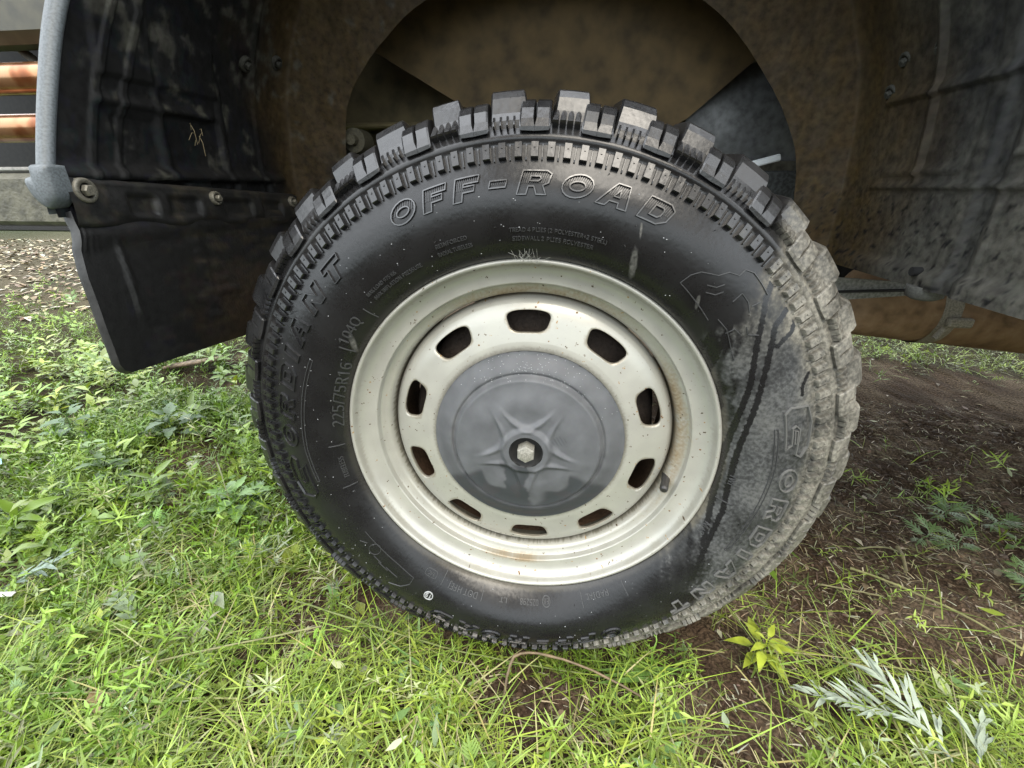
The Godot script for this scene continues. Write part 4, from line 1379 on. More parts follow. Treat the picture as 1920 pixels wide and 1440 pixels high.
	obj("grey_tank", st, grained(Color(.15, .155, .16), .4, g_soft, 5.0), car).position.y = WC
	st = fresh()
	box(st, Vector3(.385, .333, -.50), Vector3(.050, .012, .012), .002, Basis(Vector3(0, 0, 1), .25))
	obj("sky_gap_plate", st, mat(Color(.75, .78, .80), .3), car).position.y = WC
	st = fresh()
	box(st, Vector3(.43, .29, -.52), Vector3(.16, .055, .02), .003)
	obj("spring_plate", st, grained(Color(.06, .065, .065), .7, g_dust, 8.0), car).position.y = WC
	# muddy silencer that runs forward at the right, with its strap
	st = fresh()
	var P := PackedVector3Array()
	var rr := []
	for q in [[.588, .02], [.594, .045], [.606, .062], [.63, .068], [1.0, .068], [1.5, .068], [2.0, .068]]:
		P.append(Vector3(q[0], .082 - (q[0] - .6) * .085, -.51)); rr.append(q[1])
	tube(st, P, rr, 30)
	var sil := obj("silencer", st, grained(Color(.40, .275, .165), .8, noise_tex(45, .02, 256, ramp([[0.0, Color(.62, .60, .56)], [.45, Color(.86, .82, .78)], [1.0, Color(1, 1, 1)]]), false, 4.0, 4), 5.0, n_lump, .4), car)
	sil.position.y = WC
	sil.set_meta("label", "rusty brown silencer under the body at the right")
	st = fresh()
	P = PackedVector3Array()
	for i in 25:
		var a := TAU * i / 24
		P.append(Vector3(.745 + .004 * sin(a), .070 + .0705 * sin(a), -.51 + .0705 * cos(a)))
	for i in 24:
		var d := Vector3(.016, 0, 0)
		st.set_smooth_group(1)
		quad(st, P[i] - d, P[i] + d, P[i + 1] + d, P[i + 1] - d)
	obj("silencer_strap", st, grained(Color(.46, .42, .34), .6, g_soft, 20.0), sil)
	st = fresh()
	box(st, Vector3(.758, .060, -.434), Vector3(.042, .018, .012), .003)
	tube(st, PackedVector3Array([Vector3(.735, .048, -.434), Vector3(.722, .030, -.430)]), .005, 8)
	obj("strap_bracket", st, grained(Color(.46, .42, .34), .6, g_soft, 20.0), sil)
	# grey bracket that reaches from the liner's foot to the rail
	st = fresh()
	var s2: SurfaceTool = poly.call([Vector2(.40, .145), Vector2(.52, .140), Vector2(.64, .133), Vector2(.69, .118), Vector2(.66, .112), Vector2(.54, .100), Vector2(.40, .095)], -.42, -.428)
	o = obj("grey_bracket", s2, grained(Color(.40, .40, .37), .6, g_soft, 12.0), car)
	o.position.y = WC
	st = fresh()
	box(st, Vector3(.55, .117, -.414), Vector3(.24, .004, .008), .001, Basis(Vector3(0, 0, 1), .05))
	obj("bracket_flange", st, mat(Color(.02, .02, .02), .7), o)
	# floor above everything
	st = fresh()
	box(st, Vector3(.55, .73, -.85), Vector3(3.5, .04, 1.3), .004)
	obj("floor_pan", st, olive, car).position.y = WC
	# far side of the body and the far wheels, simple but solid
	st = fresh()
	box(st, Vector3(.55, .50, -1.50), Vector3(3.5, .50, .05), .01)
	obj("far_side_panel", st, beige, car).position.y = WC
	st = fresh()
	lathe(st, catmull(PackedVector2Array([Vector2(.2, -1.66), Vector2(.25, -1.69), Vector2(.32, -1.68), Vector2(.365, -1.65), Vector2(.372, -1.58), Vector2(.365, -1.50), Vector2(.32, -1.47), Vector2(.22, -1.48), Vector2(.2, -1.5)]), 3), 60)
	lathe(st, PackedVector2Array([Vector2(.0, -1.52), Vector2(.2, -1.50), Vector2(.22, -1.48)]), 60)
	obj("far_wheel", st, mat(Color(.02, .02, .02), .6), car).position = Vector3(0, WC, .18)

# ================================================================ plants
func leafmat(rough := .5, back := 0.5) -> StandardMaterial3D:
	var m := mat(Color.WHITE, rough)
	m.vertex_color_use_as_albedo = true
	m.backlight_enabled = true
	m.backlight = Color(back, back, back * .6)
	return m

func col_of(c: Color, spread := .25) -> Color:
	var k := 1.0 + rng.randf_range(-spread, spread)
	return Color(c.r * k * rng.randf_range(.88, 1.12), c.g * k, c.b * k * rng.randf_range(.8, 1.2))

func plant_mat(c: Color, rough := .5, back := .5) -> StandardMaterial3D:
	var m := mat(c, rough)
	m.backlight_enabled = true
	m.backlight = Color(back, back, back * .6)
	if mottle == null: mottle = noise_tex(61, .02, 128, ramp([[0.0, grey(.72)], [1.0, grey(1.0)]]))
	m.albedo_texture = mottle
	m.uv1_triplanar = true
	m.uv1_scale = Vector3.ONE * 14.0
	return m

func blade_mesh(curl: float, n := 4) -> ArrayMesh:
	var st := fresh()
	st.set_smooth_group(1)
	var rows := []
	for i in n + 1:
		var t := float(i) / n
		var a := curl * t
		var w := .5 * (1.0 - pow(t, 2.2)) + .02
		var c := Vector3(0, sin(a) / curl, (1 - cos(a)) / curl)
		rows.append([c - Vector3(w, 0, 0), c + Vector3(w, 0, 0)])
	for i in n: quad(st, rows[i][0], rows[i][1], rows[i + 1][1], rows[i + 1][0])
	st.generate_normals()
	return st.commit()

func sprig_mesh(seed_: int, leaves: int, ll: float, lw: float, thick: float, lean := .25, whorl := false) -> ArrayMesh:
	# unit-long stem along +y that carries small leaves
	var keep := rng.state
	rng.seed = seed_
	var st := fresh()
	var p := PackedVector3Array()
	for i in 7:
		var t := i / 6.0
		p.append(Vector3(rng.randf_range(-.04, .04), t, lean * t * t + rng.randf_range(-.03, .03)))
	p[0] = Vector3.ZERO
	tube(st, p, [thick, thick, thick * .9, thick * .8, thick * .7, thick * .6, thick * .4], 3, false)
	for k in leaves:
		var t := lerpf(.14, 1.0, float(k) / maxf(1, leaves - 1))
		var a := k * 2.4 + rng.randf_range(-.5, .5)
		var d := Vector3(cos(a), rng.randf_range(.2, .9), sin(a))
		var s := rng.randf_range(.7, 1.15) * (1.0 - .35 * t if not whorl else 1.0)
		leaf(st, along(p, t), d, Vector3(-cos(a) * .5, 1, -sin(a) * .5), ll * s, lw * s, rng.randf_range(.0, .5), .3, 0, 3)
	rng.state = keep
	st.generate_normals()
	return st.commit()

func lobed_leaf(st: SurfaceTool, at: Vector3, dir: Vector3, up: Vector3, L: float, W: float, lobes := 3) -> void:
	# a cut leaf: narrow lobes along a midrib
	dir = dir.normalized()
	var side := dir.cross(up).normalized()
	leaf(st, at, dir, up, L, W * .17, .35, .2, 0, 4, .55)
	for i in lobes:
		var t := .22 + .5 * i / lobes
		var c := at + dir * L * t - up * (L * .35 * t * t) * .9
		for s in [-1.0, 1.0]:
			leaf(st, c, dir * .9 + side * s * .75, up, W * (.66 - .08 * i), W * .125, .3, .2, 0, 3, .5)

func mugwort_mesh(seed_: int, leaves: int) -> ArrayMesh:
	var keep := rng.state
	rng.seed = seed_
	var st := fresh()
	var p := PackedVector3Array()
	for i in 5: p.append(Vector3(rng.randf_range(-.03, .03), i / 4.0 * .7, rng.randf_range(-.03, .03)))
	tube(st, p, .014, 3, false)
	for k in leaves:
		var t := lerpf(.1, 1.0, float(k) / (leaves - 1))
		var a := k * 2.4 + rng.randf_range(-.4, .4)
		lobed_leaf(st, along(p, t), Vector3(cos(a), lerpf(.15, 1.3, t), sin(a)), Vector3(-cos(a) * .5, 1, -sin(a) * .5), rng.randf_range(.45, .75), .40, 4)
	rng.state = keep
	st.generate_normals()
	return st.commit()

func ground_leaf_mesh(seed_: int) -> ArrayMesh:
	var keep := rng.state
	rng.seed = seed_
	var st := fresh()
	leaf(st, Vector3(0, 0, -.5), Vector3(0, .12, 1), Vector3.UP, 1.0, rng.randf_range(.4, .62), rng.randf_range(-.2, .35), rng.randf_range(-.2, .5), 0, 5, .42)
	rng.state = keep
	st.generate_normals()
	return st.commit()

func stand(x: float, z: float, yaw: float, tilt: float, sx: float, sy: float, sz: float, lift := 0.0) -> Transform3D:
	var b := Basis(Vector3.UP, yaw) * Basis(Vector3.RIGHT, tilt)
	return Transform3D(b * Basis.from_scale(Vector3(sx, sy, sz)), Vector3(x, gh(x, z) + lift, z))

func hits_wheel(x: float, z: float, r: float) -> bool:
	return z < .03 + r and z > -.23 and absf(x) < .15 + r * .5 or (z < .012 + r * .3 and z > -.22 and absf(x) < .30)

func spot() -> Vector2:   # a place on the ground, denser towards the front
	while true:
		var x := 0.0
		var z := 0.0
		var pick := rng.randf()
		if pick < .72:
			x = rng.randf_range(-1.35, 1.2); z = rng.randf_range(-.75, .36)
		elif pick < .82:
			x = rng.randf_range(.9, 2.9); z = rng.randf_range(-2.6, -1.1)
		else:
			x = rng.randf_range(-3.6, -.9); z = rng.randf_range(-3.0, .2)
		if x > -.25 and x < .85 and z < -.55: continue
		return Vector2(x, z)
	return Vector2.ZERO

func plants() -> void:
	var green := Color(.115, .200, .018)
	var lime := Color(.170, .235, .030)
	var straw := Color(.24, .225, .095)
	var blue := Color(.095, .155, .068)
	# ---- grass blades
	var lists := [[], [], []]
	var tints := [[], [], []]
	var count := 0
	while count < 19500:
		var p := spot()
		var m := mud(p.x, p.y)
		var lit := litter(p.x, p.y)
		if nz.get_noise_2d(p.x * 560.0 - 40.0, p.y * 560.0) < -.06 and rng.randf() < .6: continue
		if rng.randf() < m * .985 or rng.randf() < lit * .75 or hits_wheel(p.x, p.y, -.02): continue
		var near := sm(.9, .2, Vector2(p.x, p.y - .2).length())
		var front := sm(-.45, -.1, p.x)
		var L := rng.randf_range(.025, .075) * (1.0 + .4 * (1.0 - near))
		var k := rng.randi() % 3
		lists[k].append(stand(p.x, p.y, rng.randf() * TAU, rng.randf_range(.55, 1.5), rng.randf_range(.0009, .0023) * (1.6 if rng.randf() < .12 else 1.0), L, L))
		var c := green.lerp(lime, clampf(front * .8 + rng.randf_range(-.3, .4), 0, 1))
		if rng.randf() < .09: c = straw
		tints[k].append(col_of(c, .5))
		count += 1
	for k in 3:
		scatter("grass", blade_mesh([.5, 1.1, 1.7][k]), leafmat(.5, .5), lists[k], tints[k], ["short green grass blades standing in the weeds round the tyre", "bent green grass blades between the weeds round the tyre", "curled yellow-green grass blades trodden down round the tyre"][k], "grass")
	# ---- long trodden stems, mostly in front
	lists = [[], []]
	tints = [[], []]
	count = 0
	while count < 7500:
		var x := rng.randf_range(-.85, .75)
		var z := rng.randf_range(-.15, .36)
		if rng.randf() < mud(x, z) * .965 or hits_wheel(x, z, -.02): continue
		if nz.get_noise_2d(x * 560.0 - 40.0, z * 560.0) < -.04 and rng.randf() < .7: continue
		var L := rng.randf_range(.045, .14)
		var k := rng.randi() % 2
		lists[k].append(stand(x, z, rng.randf() * TAU, rng.randf_range(1.2, 1.58), rng.randf_range(.0010, .0023), L, L * .4, rng.randf_range(.004, .04)))
		var c: Color = [lime, lime, Color(.15, .21, .035), straw * .9, Color(.17, .22, .04)][rng.randi() % 5]
		tints[k].append(col_of(c * 1.15, .45))
		count += 1
	for k in 2:
		scatter("trodden_grass_stems", blade_mesh([.35, .8][k], 5), leafmat(.45, .4), lists[k], tints[k], ["long pale straight stems trodden flat in front of the tyre", "long bent yellow-green stems trodden flat in front of the tyre"][k], "grass")
	# ---- leafy knotweed sprigs
	lists = [[], [], []]
	tints = [[], [], []]
	count = 0
	while count < 8200:
		var p := spot()
		if rng.randf() < mud(p.x, p.y) * .97 or rng.randf() < litter(p.x, p.y) * .8 or hits_wheel(p.x, p.y, .03): continue
		var left := sm(-.2, -.6, p.x)
		var L := rng.randf_range(.035, .085) * (1.0 + .25 * left)
		var k := rng.randi() % 3
		lists[k].append(stand(p.x, p.y, rng.randf() * TAU, rng.randf_range(.2, 1.25), L, L, L, rng.randf_range(.0, .012)))
		var c := lime.lerp(green, clampf(left + rng.randf_range(-.4, .3), 0, 1))
		if rng.randf() < .10: c = Color(.22, .25, .14)
		tints[k].append(col_of(c * 1.1, .5))
		count += 1
	for n in 170:      # a fringe that leans over the foot of the tyre
		var x := rng.randf_range(-.34, .26)
		var z := rng.randf_range(.012, .05) - .35 * x * x
		var L := rng.randf_range(.03, .062)
		var k := rng.randi() % 3
		lists[k].append(stand(x, z, PI + rng.randf_range(-1.0, 1.0), rng.randf_range(-.1, .9), L, L, L))
		tints[k].append(col_of(lime.lerp(green, rng.randf()), .45))
	for k in 3:
		scatter("knotweed_sprigs", sprig_mesh(100 + k, [9, 13, 14][k], [.30, .24, .46][k], [.085, .075, .062][k], .011), leafmat(.45, .5), lists[k], tints[k], ["low leafy weeds with small pointed leaves all over the grass", "low bushy weeds with many tiny leaves among the grass", "low weeds with long narrow leaves among the grass"][k], "weeds")
	# ---- mugwort, mostly at the left
	lists = [[], []]
	tints = [[], []]
	count = 0
	while count < 750:
		var p := spot()
		var left := sm(-.1, -.55, p.x)
		if rng.randf() > left * .9 + .07: continue
		if rng.randf() < mud(p.x, p.y) * .97 or rng.randf() < litter(p.x, p.y) * .85 or hits_wheel(p.x, p.y, .06): continue
		var L := rng.randf_range(.032, .068)
		var k := rng.randi() % 2
		lists[k].append(stand(p.x, p.y, rng.randf() * TAU, rng.randf_range(.0, .75), L, L, L, -.004))
		tints[k].append(col_of(green.lerp(lime if rng.randf() < .7 else blue * 1.4, rng.randf()) * rng.randf_range(1.0, 1.5), .2))
		count += 1
	for k in 2:
		scatter("mugwort_leaves", mugwort_mesh(200 + k, 8 + k * 3), leafmat(.5, .45), lists[k], tints[k], ["green cut-leaved weeds left of the tyre, the lower ones", "green cut-leaved weeds left of the tyre, the bushier ones"][k], "weeds")
	# ---- broad-leaved weeds, taller, at the left; single broad leaves among the grass
	lists = [[], []]
	tints = [[], []]
	count = 0
	while count < 240:
		var x := rng.randf_range(-2.5, -.72)
		var z := rng.randf_range(-1.15, -.05)
		if rng.randf() < mud(x, z) * .9 or rng.randf() < litter(x, z): continue
		var L := rng.randf_range(.04, .09)
		var k := rng.randi() % 2
		lists[k].append(stand(x, z, rng.randf() * TAU, rng.randf_range(.0, .5), L, L, L, -.004))
		tints[k].append(col_of(green.lerp(Color(.20, .26, .045), rng.randf()) * 1.1, .4))
		count += 1
	for k in 2:
		scatter("broadleaf_weeds", sprig_mesh(400 + k, 9 + k * 3, .62, .27, .016, .2, true), leafmat(.42, .5), lists[k], tints[k], ["broad-leaved weeds standing in the grass at the left, the sparser ones", "broad-leaved weeds standing in the grass at the left, the leafier ones"][k], "weeds")
	where_leaves(green, lime)
	# ---- dead leaves: a drift behind the vehicle at the left, scraps elsewhere
	lists = [[], [], []]
	tints = [[], [], []]
	count = 0
	while count < 5200:
		var x := rng.randf_range(-7.0, 1.4)
		var z := rng.randf_range(-4.6, .34)
		if x > -1.3 and rng.randf() < .78: continue
		if z > -.9 and x < -1.3: continue
		var l := litter(x, z)
		if x <= -1.3 and rng.randf() > l: continue
		if hits_wheel(x, z, .02): continue
		var L := rng.randf_range(.035, .075) if x <= -1.3 else rng.randf_range(.008, .026)
		var k := rng.randi() % 3
		lists[k].append(stand(x, z, rng.randf() * TAU, rng.randf_range(-.35, .35), L, L, L, .004 if x > -1.3 else .008))
		var c: Color = [Color(.24, .20, .12), Color(.19, .15, .09), Color(.29, .27, .19), Color(.12, .08, .045)][rng.randi() % 4]
		tints[k].append(col_of(c, .25))
		count += 1
	for k in 3:
		scatter("leaf_litter", ground_leaf_mesh(300 + k), leafmat(.7, .25), lists[k], tints[k], ["dry tan leaves strewn over the ground behind the vehicle", "dry curled leaves strewn over the ground behind the vehicle", "dry broad leaves strewn over the ground behind the vehicle"][k], "leaf litter")
	# ---- chopped straw and root bits on the mud
	var where := []
	var tint := []
	while where.size() < 14000:
		var x := rng.randf_range(-.6, 1.35)
		var z := rng.randf_range(-1.0, .3)
		var m := mud(x, z)
		if rng.randf() > m * (1.0 if z > -.55 else .45) or hits_wheel(x, z, .0): continue
		var L := rng.randf_range(.008, .035)
		where.append(stand(x, z, rng.randf() * TAU, rng.randf_range(1.3, 1.68), rng.randf_range(.0007, .0022), L, L * .6, rng.randf_range(.001, .006)))
		tint.append(col_of([Color(.28, .22, .13), Color(.10, .07, .04), Color(.06, .04, .025), Color(.36, .33, .22), Color(.16, .17, .06)][rng.randi() % 5], .3))
	scatter("straw_bits", blade_mesh(.6, 3), leafmat(.7, .2), where, tint, "chopped straw and root bits on the bare mud right of the tyre", "straw")
	# ---- clods of earth
	where = []
	tint = []
	var clod := SphereMesh.new()
	clod.radius = .5; clod.height = .8; clod.radial_segments = 7; clod.rings = 4
	while where.size() < 5000:
		var x := rng.randf_range(-.5, 1.35)
		var z := rng.randf_range(-.9, .25)
		if rng.randf() > mud(x, z) or hits_wheel(x, z, .0): continue
		var s := rng.randf_range(.002, .007) * (2.2 if rng.randf() < .12 else 1.0)
		where.append(Transform3D(Basis.from_euler(Vector3(rng.randf(), rng.randf() * TAU, rng.randf())) * Basis.from_scale(Vector3(s, s * .6, s * rng.randf_range(.6, 1.2))), Vector3(x, gh(x, z), z)))
		tint.append(col_of(Color(.11, .076, .05), .35))
	scatter("earth_crumbs", clod, leafmat(.85, .0), where, tint, "small crumbs of brown earth on the bare mud", "earth")
	single_plants(green, lime, straw, blue)

func where_leaves(green: Color, lime: Color) -> void:
	var where := []
	var tint := []
	while where.size() < 1500:
		var p := spot()
		if p.y < -.9 or rng.randf() < mud(p.x, p.y) * .97 or rng.randf() < litter(p.x, p.y) or hits_wheel(p.x, p.y, .03): continue
		var L := rng.randf_range(.014, .040)
		where.append(stand(p.x, p.y, rng.randf() * TAU, rng.randf_range(-.5, .5), L * rng.randf_range(.6, 1.0), L, L, rng.randf_range(.008, .04)))
		tint.append(col_of([green, lime, Color(.26, .30, .17), Color(.12, .20, .06)][rng.randi() % 4] * 1.15, .4))
	scatter("loose_green_leaves", ground_leaf_mesh(310), leafmat(.38, .5), where, tint, "single oval green leaves lying and standing among the grass", "leaves")

func herb(called: String, at: Vector3, h: float, lean: Vector3, leaves: int, L: float, W: float, c: Color, label: String, teeth: int, category := "weed") -> Node3D:
	var g := base(called, Vector3(at.x, gh(at.x, at.z), at.z))
	tag(g, label, category)
	var p := stem_curve(Vector3(0, -.01, 0), Vector3.UP + lean, h, .1, 6, .003)
	var st := fresh()
	tube(st, p, [.0022, .002, .0018, .0016, .0014, .0012, .0008], 6)
	obj("stem", st, plant_mat(c * 1.2, .5, .2), g)
	var m := plant_mat(c, .45, .55)
	for k in leaves:
		var t := lerpf(.35, 1.0, float(k) / (leaves - 1))
		var a := k * 2.4 + rng.randf_range(-.3, .3)
		var s := lerpf(1.0, .45, pow(t, 3.0)) * rng.randf_range(.85, 1.1)
		st = fresh()
		var d := Vector3(cos(a), lerpf(.15, .9, pow(t, 3.0)), sin(a))
		var b := along(p, t)
		var q := b + d.normalized() * L * .28 * s
		tube(st, PackedVector3Array([b, q]), .0008, 4)
		leaf(st, q, d, Vector3(-cos(a) * .2, 1, -sin(a) * .2), L * s, W * s, rng.randf_range(.2, .55), .22, teeth, 8 if teeth else 6, .38)
		obj("leaf", st, m, g)
	return g

func cut_leaved_weed(at: Vector3, L: float, n: int, c: Color, label: String) -> void:
	var g := base("mugwort_plant", Vector3(at.x, gh(at.x, at.z), at.z))
	tag(g, label, "weed", "")
	var p := stem_curve(Vector3(0, -.005, 0), Vector3(rng.randf_range(-.5, .5), 1, rng.randf_range(-.5, .5)), L * .9, .2, 5, .002)
	var st := fresh()
	tube(st, p, .0012, 5)
	obj("stem", st, plant_mat(c, .5, .2), g)
	var m := plant_mat(c, .45, .5)
	for k in n:
		var a := k * 2.4 + rng.randf_range(-.4, .4)
		var t := lerpf(.2, 1.0, float(k) / (n - 1))
		st = fresh()
		lobed_leaf(st, along(p, t), Vector3(cos(a), lerpf(.25, 1.2, t * t), sin(a)), Vector3(-cos(a) * .4, 1, -sin(a) * .4), L * rng.randf_range(.75, 1.25), L * .75, 3)
		obj("leaf", st, m, g)

func silver_sprig(at: Vector3, dir: Vector3, L: float, n: int, c: Color, label: String, wide := .009, ll := .05) -> void:
	var g := base("wormwood_sprig", Vector3(at.x, gh(at.x, at.z) + (.032 if at.z > 0.0 else .012), at.z))
	tag(g, label, "weed", "")
	var p := stem_curve(Vector3.ZERO, dir, L, .12, 6, .003)
	var st := fresh()
	tube(st, p, [.002, .0019, .0018, .0016, .0014, .0012, .0008], 6)
	obj("stem", st, plant_mat(c * .9, .6, .2), g)
	var side := dir.normalized().cross(Vector3.UP).normalized()
	var m := plant_mat(c, .6, .35)
	for k in n:
		var t := lerpf(.12, 1.0, float(k) / (n - 1))
		var s := 1.0 if k % 2 == 0 else -1.0
		if k == n - 1: s = 0.0
		st = fresh()
		var d := dir.normalized() * rng.randf_range(.8, 1.5) + side * s * rng.randf_range(.15, .85) + Vector3(0, rng.randf_range(-.15, .5), 0)
		var l := ll * lerpf(1.0, .6, t) * rng.randf_range(.6, 1.35)
		leaf(st, along(p, t), d, Vector3.UP, l, wide, rng.randf_range(.1, .4), .3, 0, 5, .45)
		if k % 3 == 0: leaf(st, along(p, t) + d * l * .35, d + side * s * .6, Vector3.UP, l * .5, wide * .7, .2, .3, 0, 4, .45)
		obj("leaf", st, m, g)

func single_plants(green: Color, lime: Color, straw: Color, blue: Color) -> void:
	herb("goosefoot_plant", Vector3(-.655, 0, -.26), .095, Vector3(.1, 0, .2), 12, .066, .040, Color(.20, .36, .095), "light green broad-leaved weed standing against the left side of the tyre", 1)
	herb("goosefoot_plant", Vector3(-1.05, 0, -.53), .10, Vector3(.0, 0, .1), 11, .075, .042, Color(.09, .165, .055), "tall grey-green broad-leaved weed below the corner of the mud flap", 1)
	herb("goosefoot_plant", Vector3(-1.30, 0, -.46), .12, Vector3(.1, 0, .0), 11, .062, .035, Color(.085, .17, .05), "tall broad-leaved weed at the left edge of the view", 1)
	herb("goosefoot_plant", Vector3(-1.72, 0, -1.08), .20, Vector3(.2, 0, .0), 12, .09, .05, Color(.08, .16, .05), "dark green weed in front of the dry leaf litter", 1)
	herb("goosefoot_plant", Vector3(-1.02, 0, -.31), .09, Vector3(.0, 0, .2), 9, .055, .030, Color(.085, .16, .04), "small broad-leaved weed between the taller weeds at the left", 1)
	herb("young_seedling", Vector3(.355, 0, -.05), .062, Vector3(.1, 0, .2), 13, .042, .019, Color(.42, .50, .05), "bright yellow-green seedling growing below the muddy side of the tyre", 0)
	herb("young_seedling", Vector3(.245, 0, -.015), .075, Vector3(-.15, 0, .1), 8, .016, .007, Color(.13, .19, .05), "thin upright sprig in front of the foot of the tyre", 0)
	herb("young_seedling", Vector3(.96, 0, -.36), .05, Vector3(.0, 0, .15), 7, .03, .014, Color(.13, .21, .04), "small light green weed at the right edge on the bare mud", 0)
	silver_sprig(Vector3(.50, 0, .058), Vector3(-.9, .16, -.12), .115, 16, Color(.36, .42, .32), "pale silvery weed sprig at the lower right that points to the tyre", .0072, .05)
	silver_sprig(Vector3(.515, 0, .10), Vector3(-.35, .3, -.7), .11, 16, Color(.37, .43, .33), "pale silvery weed sprig nearest the lower right corner", .0072, .054)
	silver_sprig(Vector3(.54, 0, .10), Vector3(.2, .5, -.5), .045, 8, Color(.33, .39, .28), "short pale silvery weed sprig at the bottom edge, right", .0065, .04)
	silver_sprig(Vector3(-.90, 0, .02), Vector3(.6, .35, -.3), .10, 11, Color(.22, .30, .24), "pale bluish weed sprig at the left edge", .011, .045)
	silver_sprig(Vector3(-.60, 0, .05), Vector3(-.6, .2, -.3), .07, 9, Color(.20, .27, .15), "pale weed sprig in the grass at the lower left", .010, .04)
	cut_leaved_weed(Vector3(.89, 0, -.44), 0.05, 9, Color(.16, .25, .085), "dark green cut-leaved weed on the mud right of the tyre, the upper one")
	cut_leaved_weed(Vector3(.955, 0, -.42), 0.045, 7, Color(.16, .25, .085), "dark green cut-leaved weed farthest right on the shaded mud")
	cut_leaved_weed(Vector3(.775, 0, -.345), 0.045, 8, Color(.16, .25, .085), "dark green cut-leaved weed on the mud nearest the tyre tread")
	cut_leaved_weed(Vector3(.825, 0, -.32), 0.042, 7, Color(.16, .25, .085), "dark green cut-leaved weed on the mud, just below the others")
	cut_leaved_weed(Vector3(.87, 0, -.235), 0.05, 9, Color(.16, .25, .085), "dark green cut-leaved weed at the right edge, above the dry stalk")
	# long blades
	var g := base("long_grass_blade", Vector3(-.165, gh(-.165, .05), .05))
	tag(g, "long broad grass blade leaning across the grass below the tyre", "grass blade")
	var st := fresh()
	leaf(st, Vector3(.095, .0, .035), Vector3(-.8, .42, -.25), Vector3.UP, .15, .008, .1, .3, 0, 9, .3)
	obj("blade", st, plant_mat(Color(.10, .20, .035), .4, .6), g)
	g = base("long_grass_blade", Vector3(.10, gh(.10, .03), .03))
	tag(g, "long green blades lying flat along the foot of the tyre", "grass blade")
	for i in 3:
		st = fresh()
		leaf(st, Vector3(.0, .02 + i * .004, .012 * i), Vector3(.9, .12 - .03 * i, -.1 - .05 * i), Vector3.UP, .15 - .02 * i, .008, .12, .25, 0, 8, .5)
		obj("blade", st, plant_mat(Color(.12, .22, .04), .4, .6), g)
	g = base("bent_grass_blade", Vector3(-.155, gh(-.155, .02), .02))
	tag(g, "grass blade bent over in a hook in front of the tyre", "grass blade")
	st = fresh()
	leaf(st, Vector3.ZERO, Vector3(-.15, 1.0, .1), Vector3(0, .2, 1), .06, .006, .9, .2, 0, 8, .4)
	leaf(st, Vector3(-.03, 0, -.01), Vector3(-.05, 1.0, .0), Vector3(1, .2, .3), .045, .007, .8, .2, 0, 8, .4)
	obj("blade", st, plant_mat(Color(.13, .22, .05), .4, .6), g)
	# stalks and twigs
	stalk("dry_stalk", [Vector3(.575, .022, -.222), Vector3(.64, .02, -.19), Vector3(.70, .022, -.14), Vector3(.745, .02, -.085), Vector3(.80, .018, -.02)], .0021, Color(.27, .26, .10), "long straight pale stalk lying on the mud, right of the tyre")
	stalk("broken_twig", [Vector3(.69, .018, -.285), Vector3(.683, .02, -.26), Vector3(.668, .016, -.225)], .0034, Color(.20, .17, .08), "thick broken twig lying on the mud above the long stalk")
	stalk("dry_stalk", [Vector3(.50, .016, -.18), Vector3(.555, .018, -.172), Vector3(.60, .014, -.168)], .0017, Color(.22, .20, .09), "short pale stalk on the mud close below the tyre tread")
	stalk("dry_stalk", [Vector3(.62, .016, -.285), Vector3(.67, .02, -.29), Vector3(.70, .014, -.287)], .0018, Color(.21, .20, .09), "short stalk beside the thick broken twig")
	stalk("brown_stem", [Vector3(-.02, .004, .075), Vector3(-.01, .04, .04), Vector3(.04, .045, .035), Vector3(.12, .035, .05), Vector3(.19, .022, .075)], .0021, Color(.17, .12, .065), "brown bent stem arching over the grass under the tyre")
	stalk("weed_stem", [Vector3(-.60, .03, .14), Vector3(-.45, .045, .09), Vector3(-.30, .05, .035)], .0017, Color(.22, .22, .09), "long pale stem slanting through the grass at the lower left")
	stalk("weed_stem", [Vector3(-.40, .035, -.03), Vector3(-.28, .045, -.0), Vector3(-.15, .04, .022), Vector3(-.02, .03, .03), Vector3(.12, .022, .03)], .0016, Color(.18, .22, .06), "long thin green stem lying along the front of the tyre")
	stalk("weed_stem", [Vector3(-.78, .045, -.36), Vector3(-.72, .075, -.30), Vector3(-.64, .055, -.22)], .0015, Color(.20, .21, .09), "thin stem with seed heads left of the tyre")
	# single leaves
	one_leaf("yellow_leaf", Vector3(-.283, .014, -.046), .030, .017, .7, Color(.26, .30, .05), "yellow-green oval leaf lying on the mud at the lower left of the tyre")
	one_leaf("yellow_leaf", Vector3(-.195, .012, -.035), .020, .012, 2.2, Color(.12, .2, .05), "small green oval leaf lying on the mud against the tyre")
	one_leaf("dead_leaf", Vector3(-.545, .035, .165), .045, .020, .9, Color(.30, .21, .10), "dry tan leaf in the grass near the lower left corner")
	one_leaf("dead_leaf", Vector3(.57, .016, -.13), .028, .012, 1.9, Color(.20, .13, .08), "curled brown leaf on the mud beside the long stalk")
	one_leaf("dead_leaf", Vector3(.63, .02, -.30), .022, .010, .3, Color(.5, .45, .33), "pale curled leaf on the mud right of the tyre tread")
	one_leaf("pale_leaf", Vector3(-.86, .03, -.37), .040, .026, .5, Color(.27, .30, .19), "pale upturned leaf left of the tyre")
	one_leaf("pale_leaf", Vector3(-1.05, .03, -.66), .045, .03, 1.4, Color(.36, .37, .26), "pale upturned leaf below the mud flap")
	one_leaf("pale_leaf", Vector3(-.50, .045, .0), .045, .02, 1.0, Color(.26, .31, .19), "pale narrow leaf on the weeds left of the tyre foot")
	# a piece of bark under the flap, two scraps of litter
	st = fresh()
	box(st, Vector3.ZERO, Vector3(.20, .012, .035), .004, Basis(Vector3.UP, .5) * Basis(Vector3(0, 0, 1), .06))
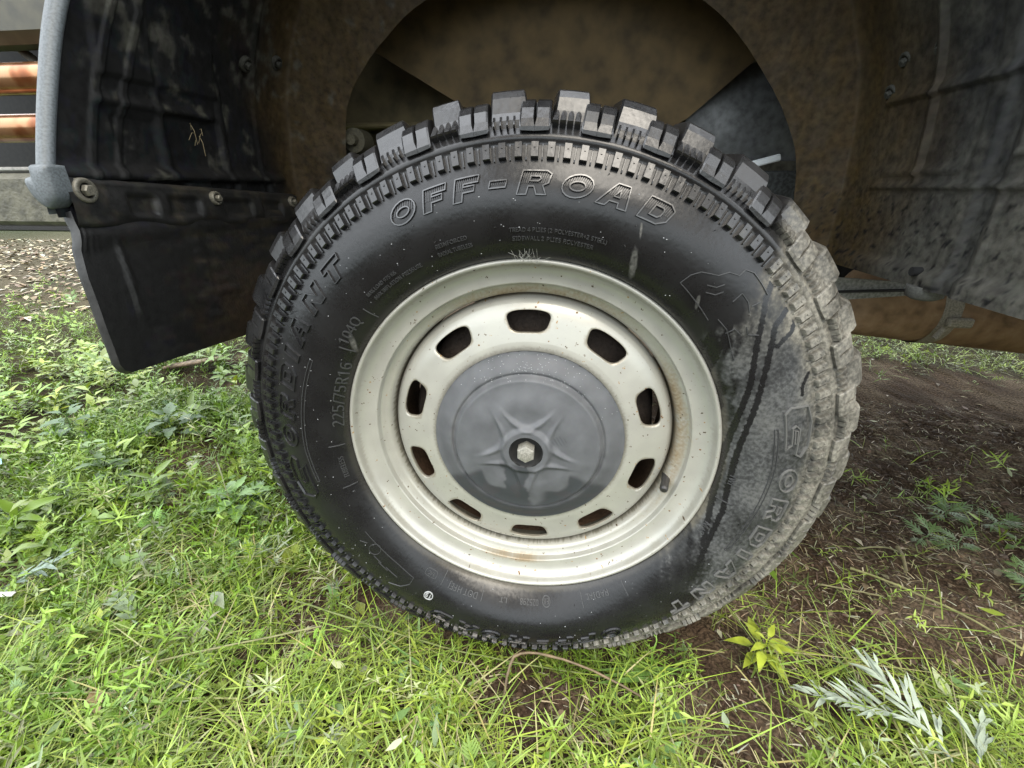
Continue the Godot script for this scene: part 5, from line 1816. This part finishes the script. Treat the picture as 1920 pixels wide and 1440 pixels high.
	var bark := obj("bark_strip", st, grained(Color(.30, .22, .14), .8, noise_tex(71, .03, 128, ramp([[0.0, grey(.5)], [1.0, grey(1.0)]])), 9.0))
	bark.position = Vector3(-1.38, .03, -1.0)
	tag(bark, "strip of pale bark lying under the mud flap", "bark")
	st = fresh()
	leaf(st, Vector3(-.02, 0, 0), Vector3(1, .1, 0), Vector3.UP, .04, .03, .1, .4, 0, 4, .5)
	var scrap := obj("plastic_scrap", st, mat(Color(.18, .36, .62), .4))
	scrap.position = Vector3(-1.30, .045, -.285)
	tag(scrap, "scrap of light blue plastic in the weeds at the left edge", "litter")
	st = fresh()
	box(st, Vector3.ZERO, Vector3(.032, .003, .009), .001, Basis(Vector3.UP, .15))
	var chip := obj("white_chip", st, mat(Color(.6, .6, .58), .5))
	chip.position = Vector3(-.845, .045, .04)
	tag(chip, "small white chip in the grass at the left edge", "litter")

func stalk(called: String, pts: Array, r: float, c: Color, label: String) -> void:
	var at: Vector3 = pts[0]
	var st := fresh()
	var p := PackedVector3Array()
	for q in pts: p.append(q - at)
	var sm_ := PackedVector3Array()
	var rad := []
	for i in p.size() - 1:
		for j in 4:
			sm_.append(p[i].cubic_interpolate(p[i + 1], p[maxi(i - 1, 0)], p[mini(i + 2, p.size() - 1)], j / 4.0) + Vector3(rng.randf_range(-1, 1), rng.randf_range(-1, 1), rng.randf_range(-1, 1)) * r * .35)
	sm_.append(p[-1])
	for i in sm_.size(): rad.append(r * lerpf(1.0, .65, float(i) / sm_.size()) * (1.25 if i % 4 == 0 else 1.0))
	tube(st, sm_, rad, 7)
	var o := obj(called, st, plant_mat(c, .6, .1))
	o.position = at + Vector3(0, gh(at.x, at.z), 0)
	tag(o, label, "stalk")

func one_leaf(called: String, at: Vector3, L: float, W: float, yaw: float, c: Color, label: String) -> void:
	var st := fresh()
	leaf(st, Vector3(0, 0, -L / 2), Vector3(0, .25, 1), Vector3.UP, L, W, .35, .3, 0, 6, .5)
	var o := obj(called, st, plant_mat(c, .5, .4))
	o.position = at + Vector3(0, gh(at.x, at.z), 0)
	o.rotation.y = yaw
	tag(o, label, "leaf")
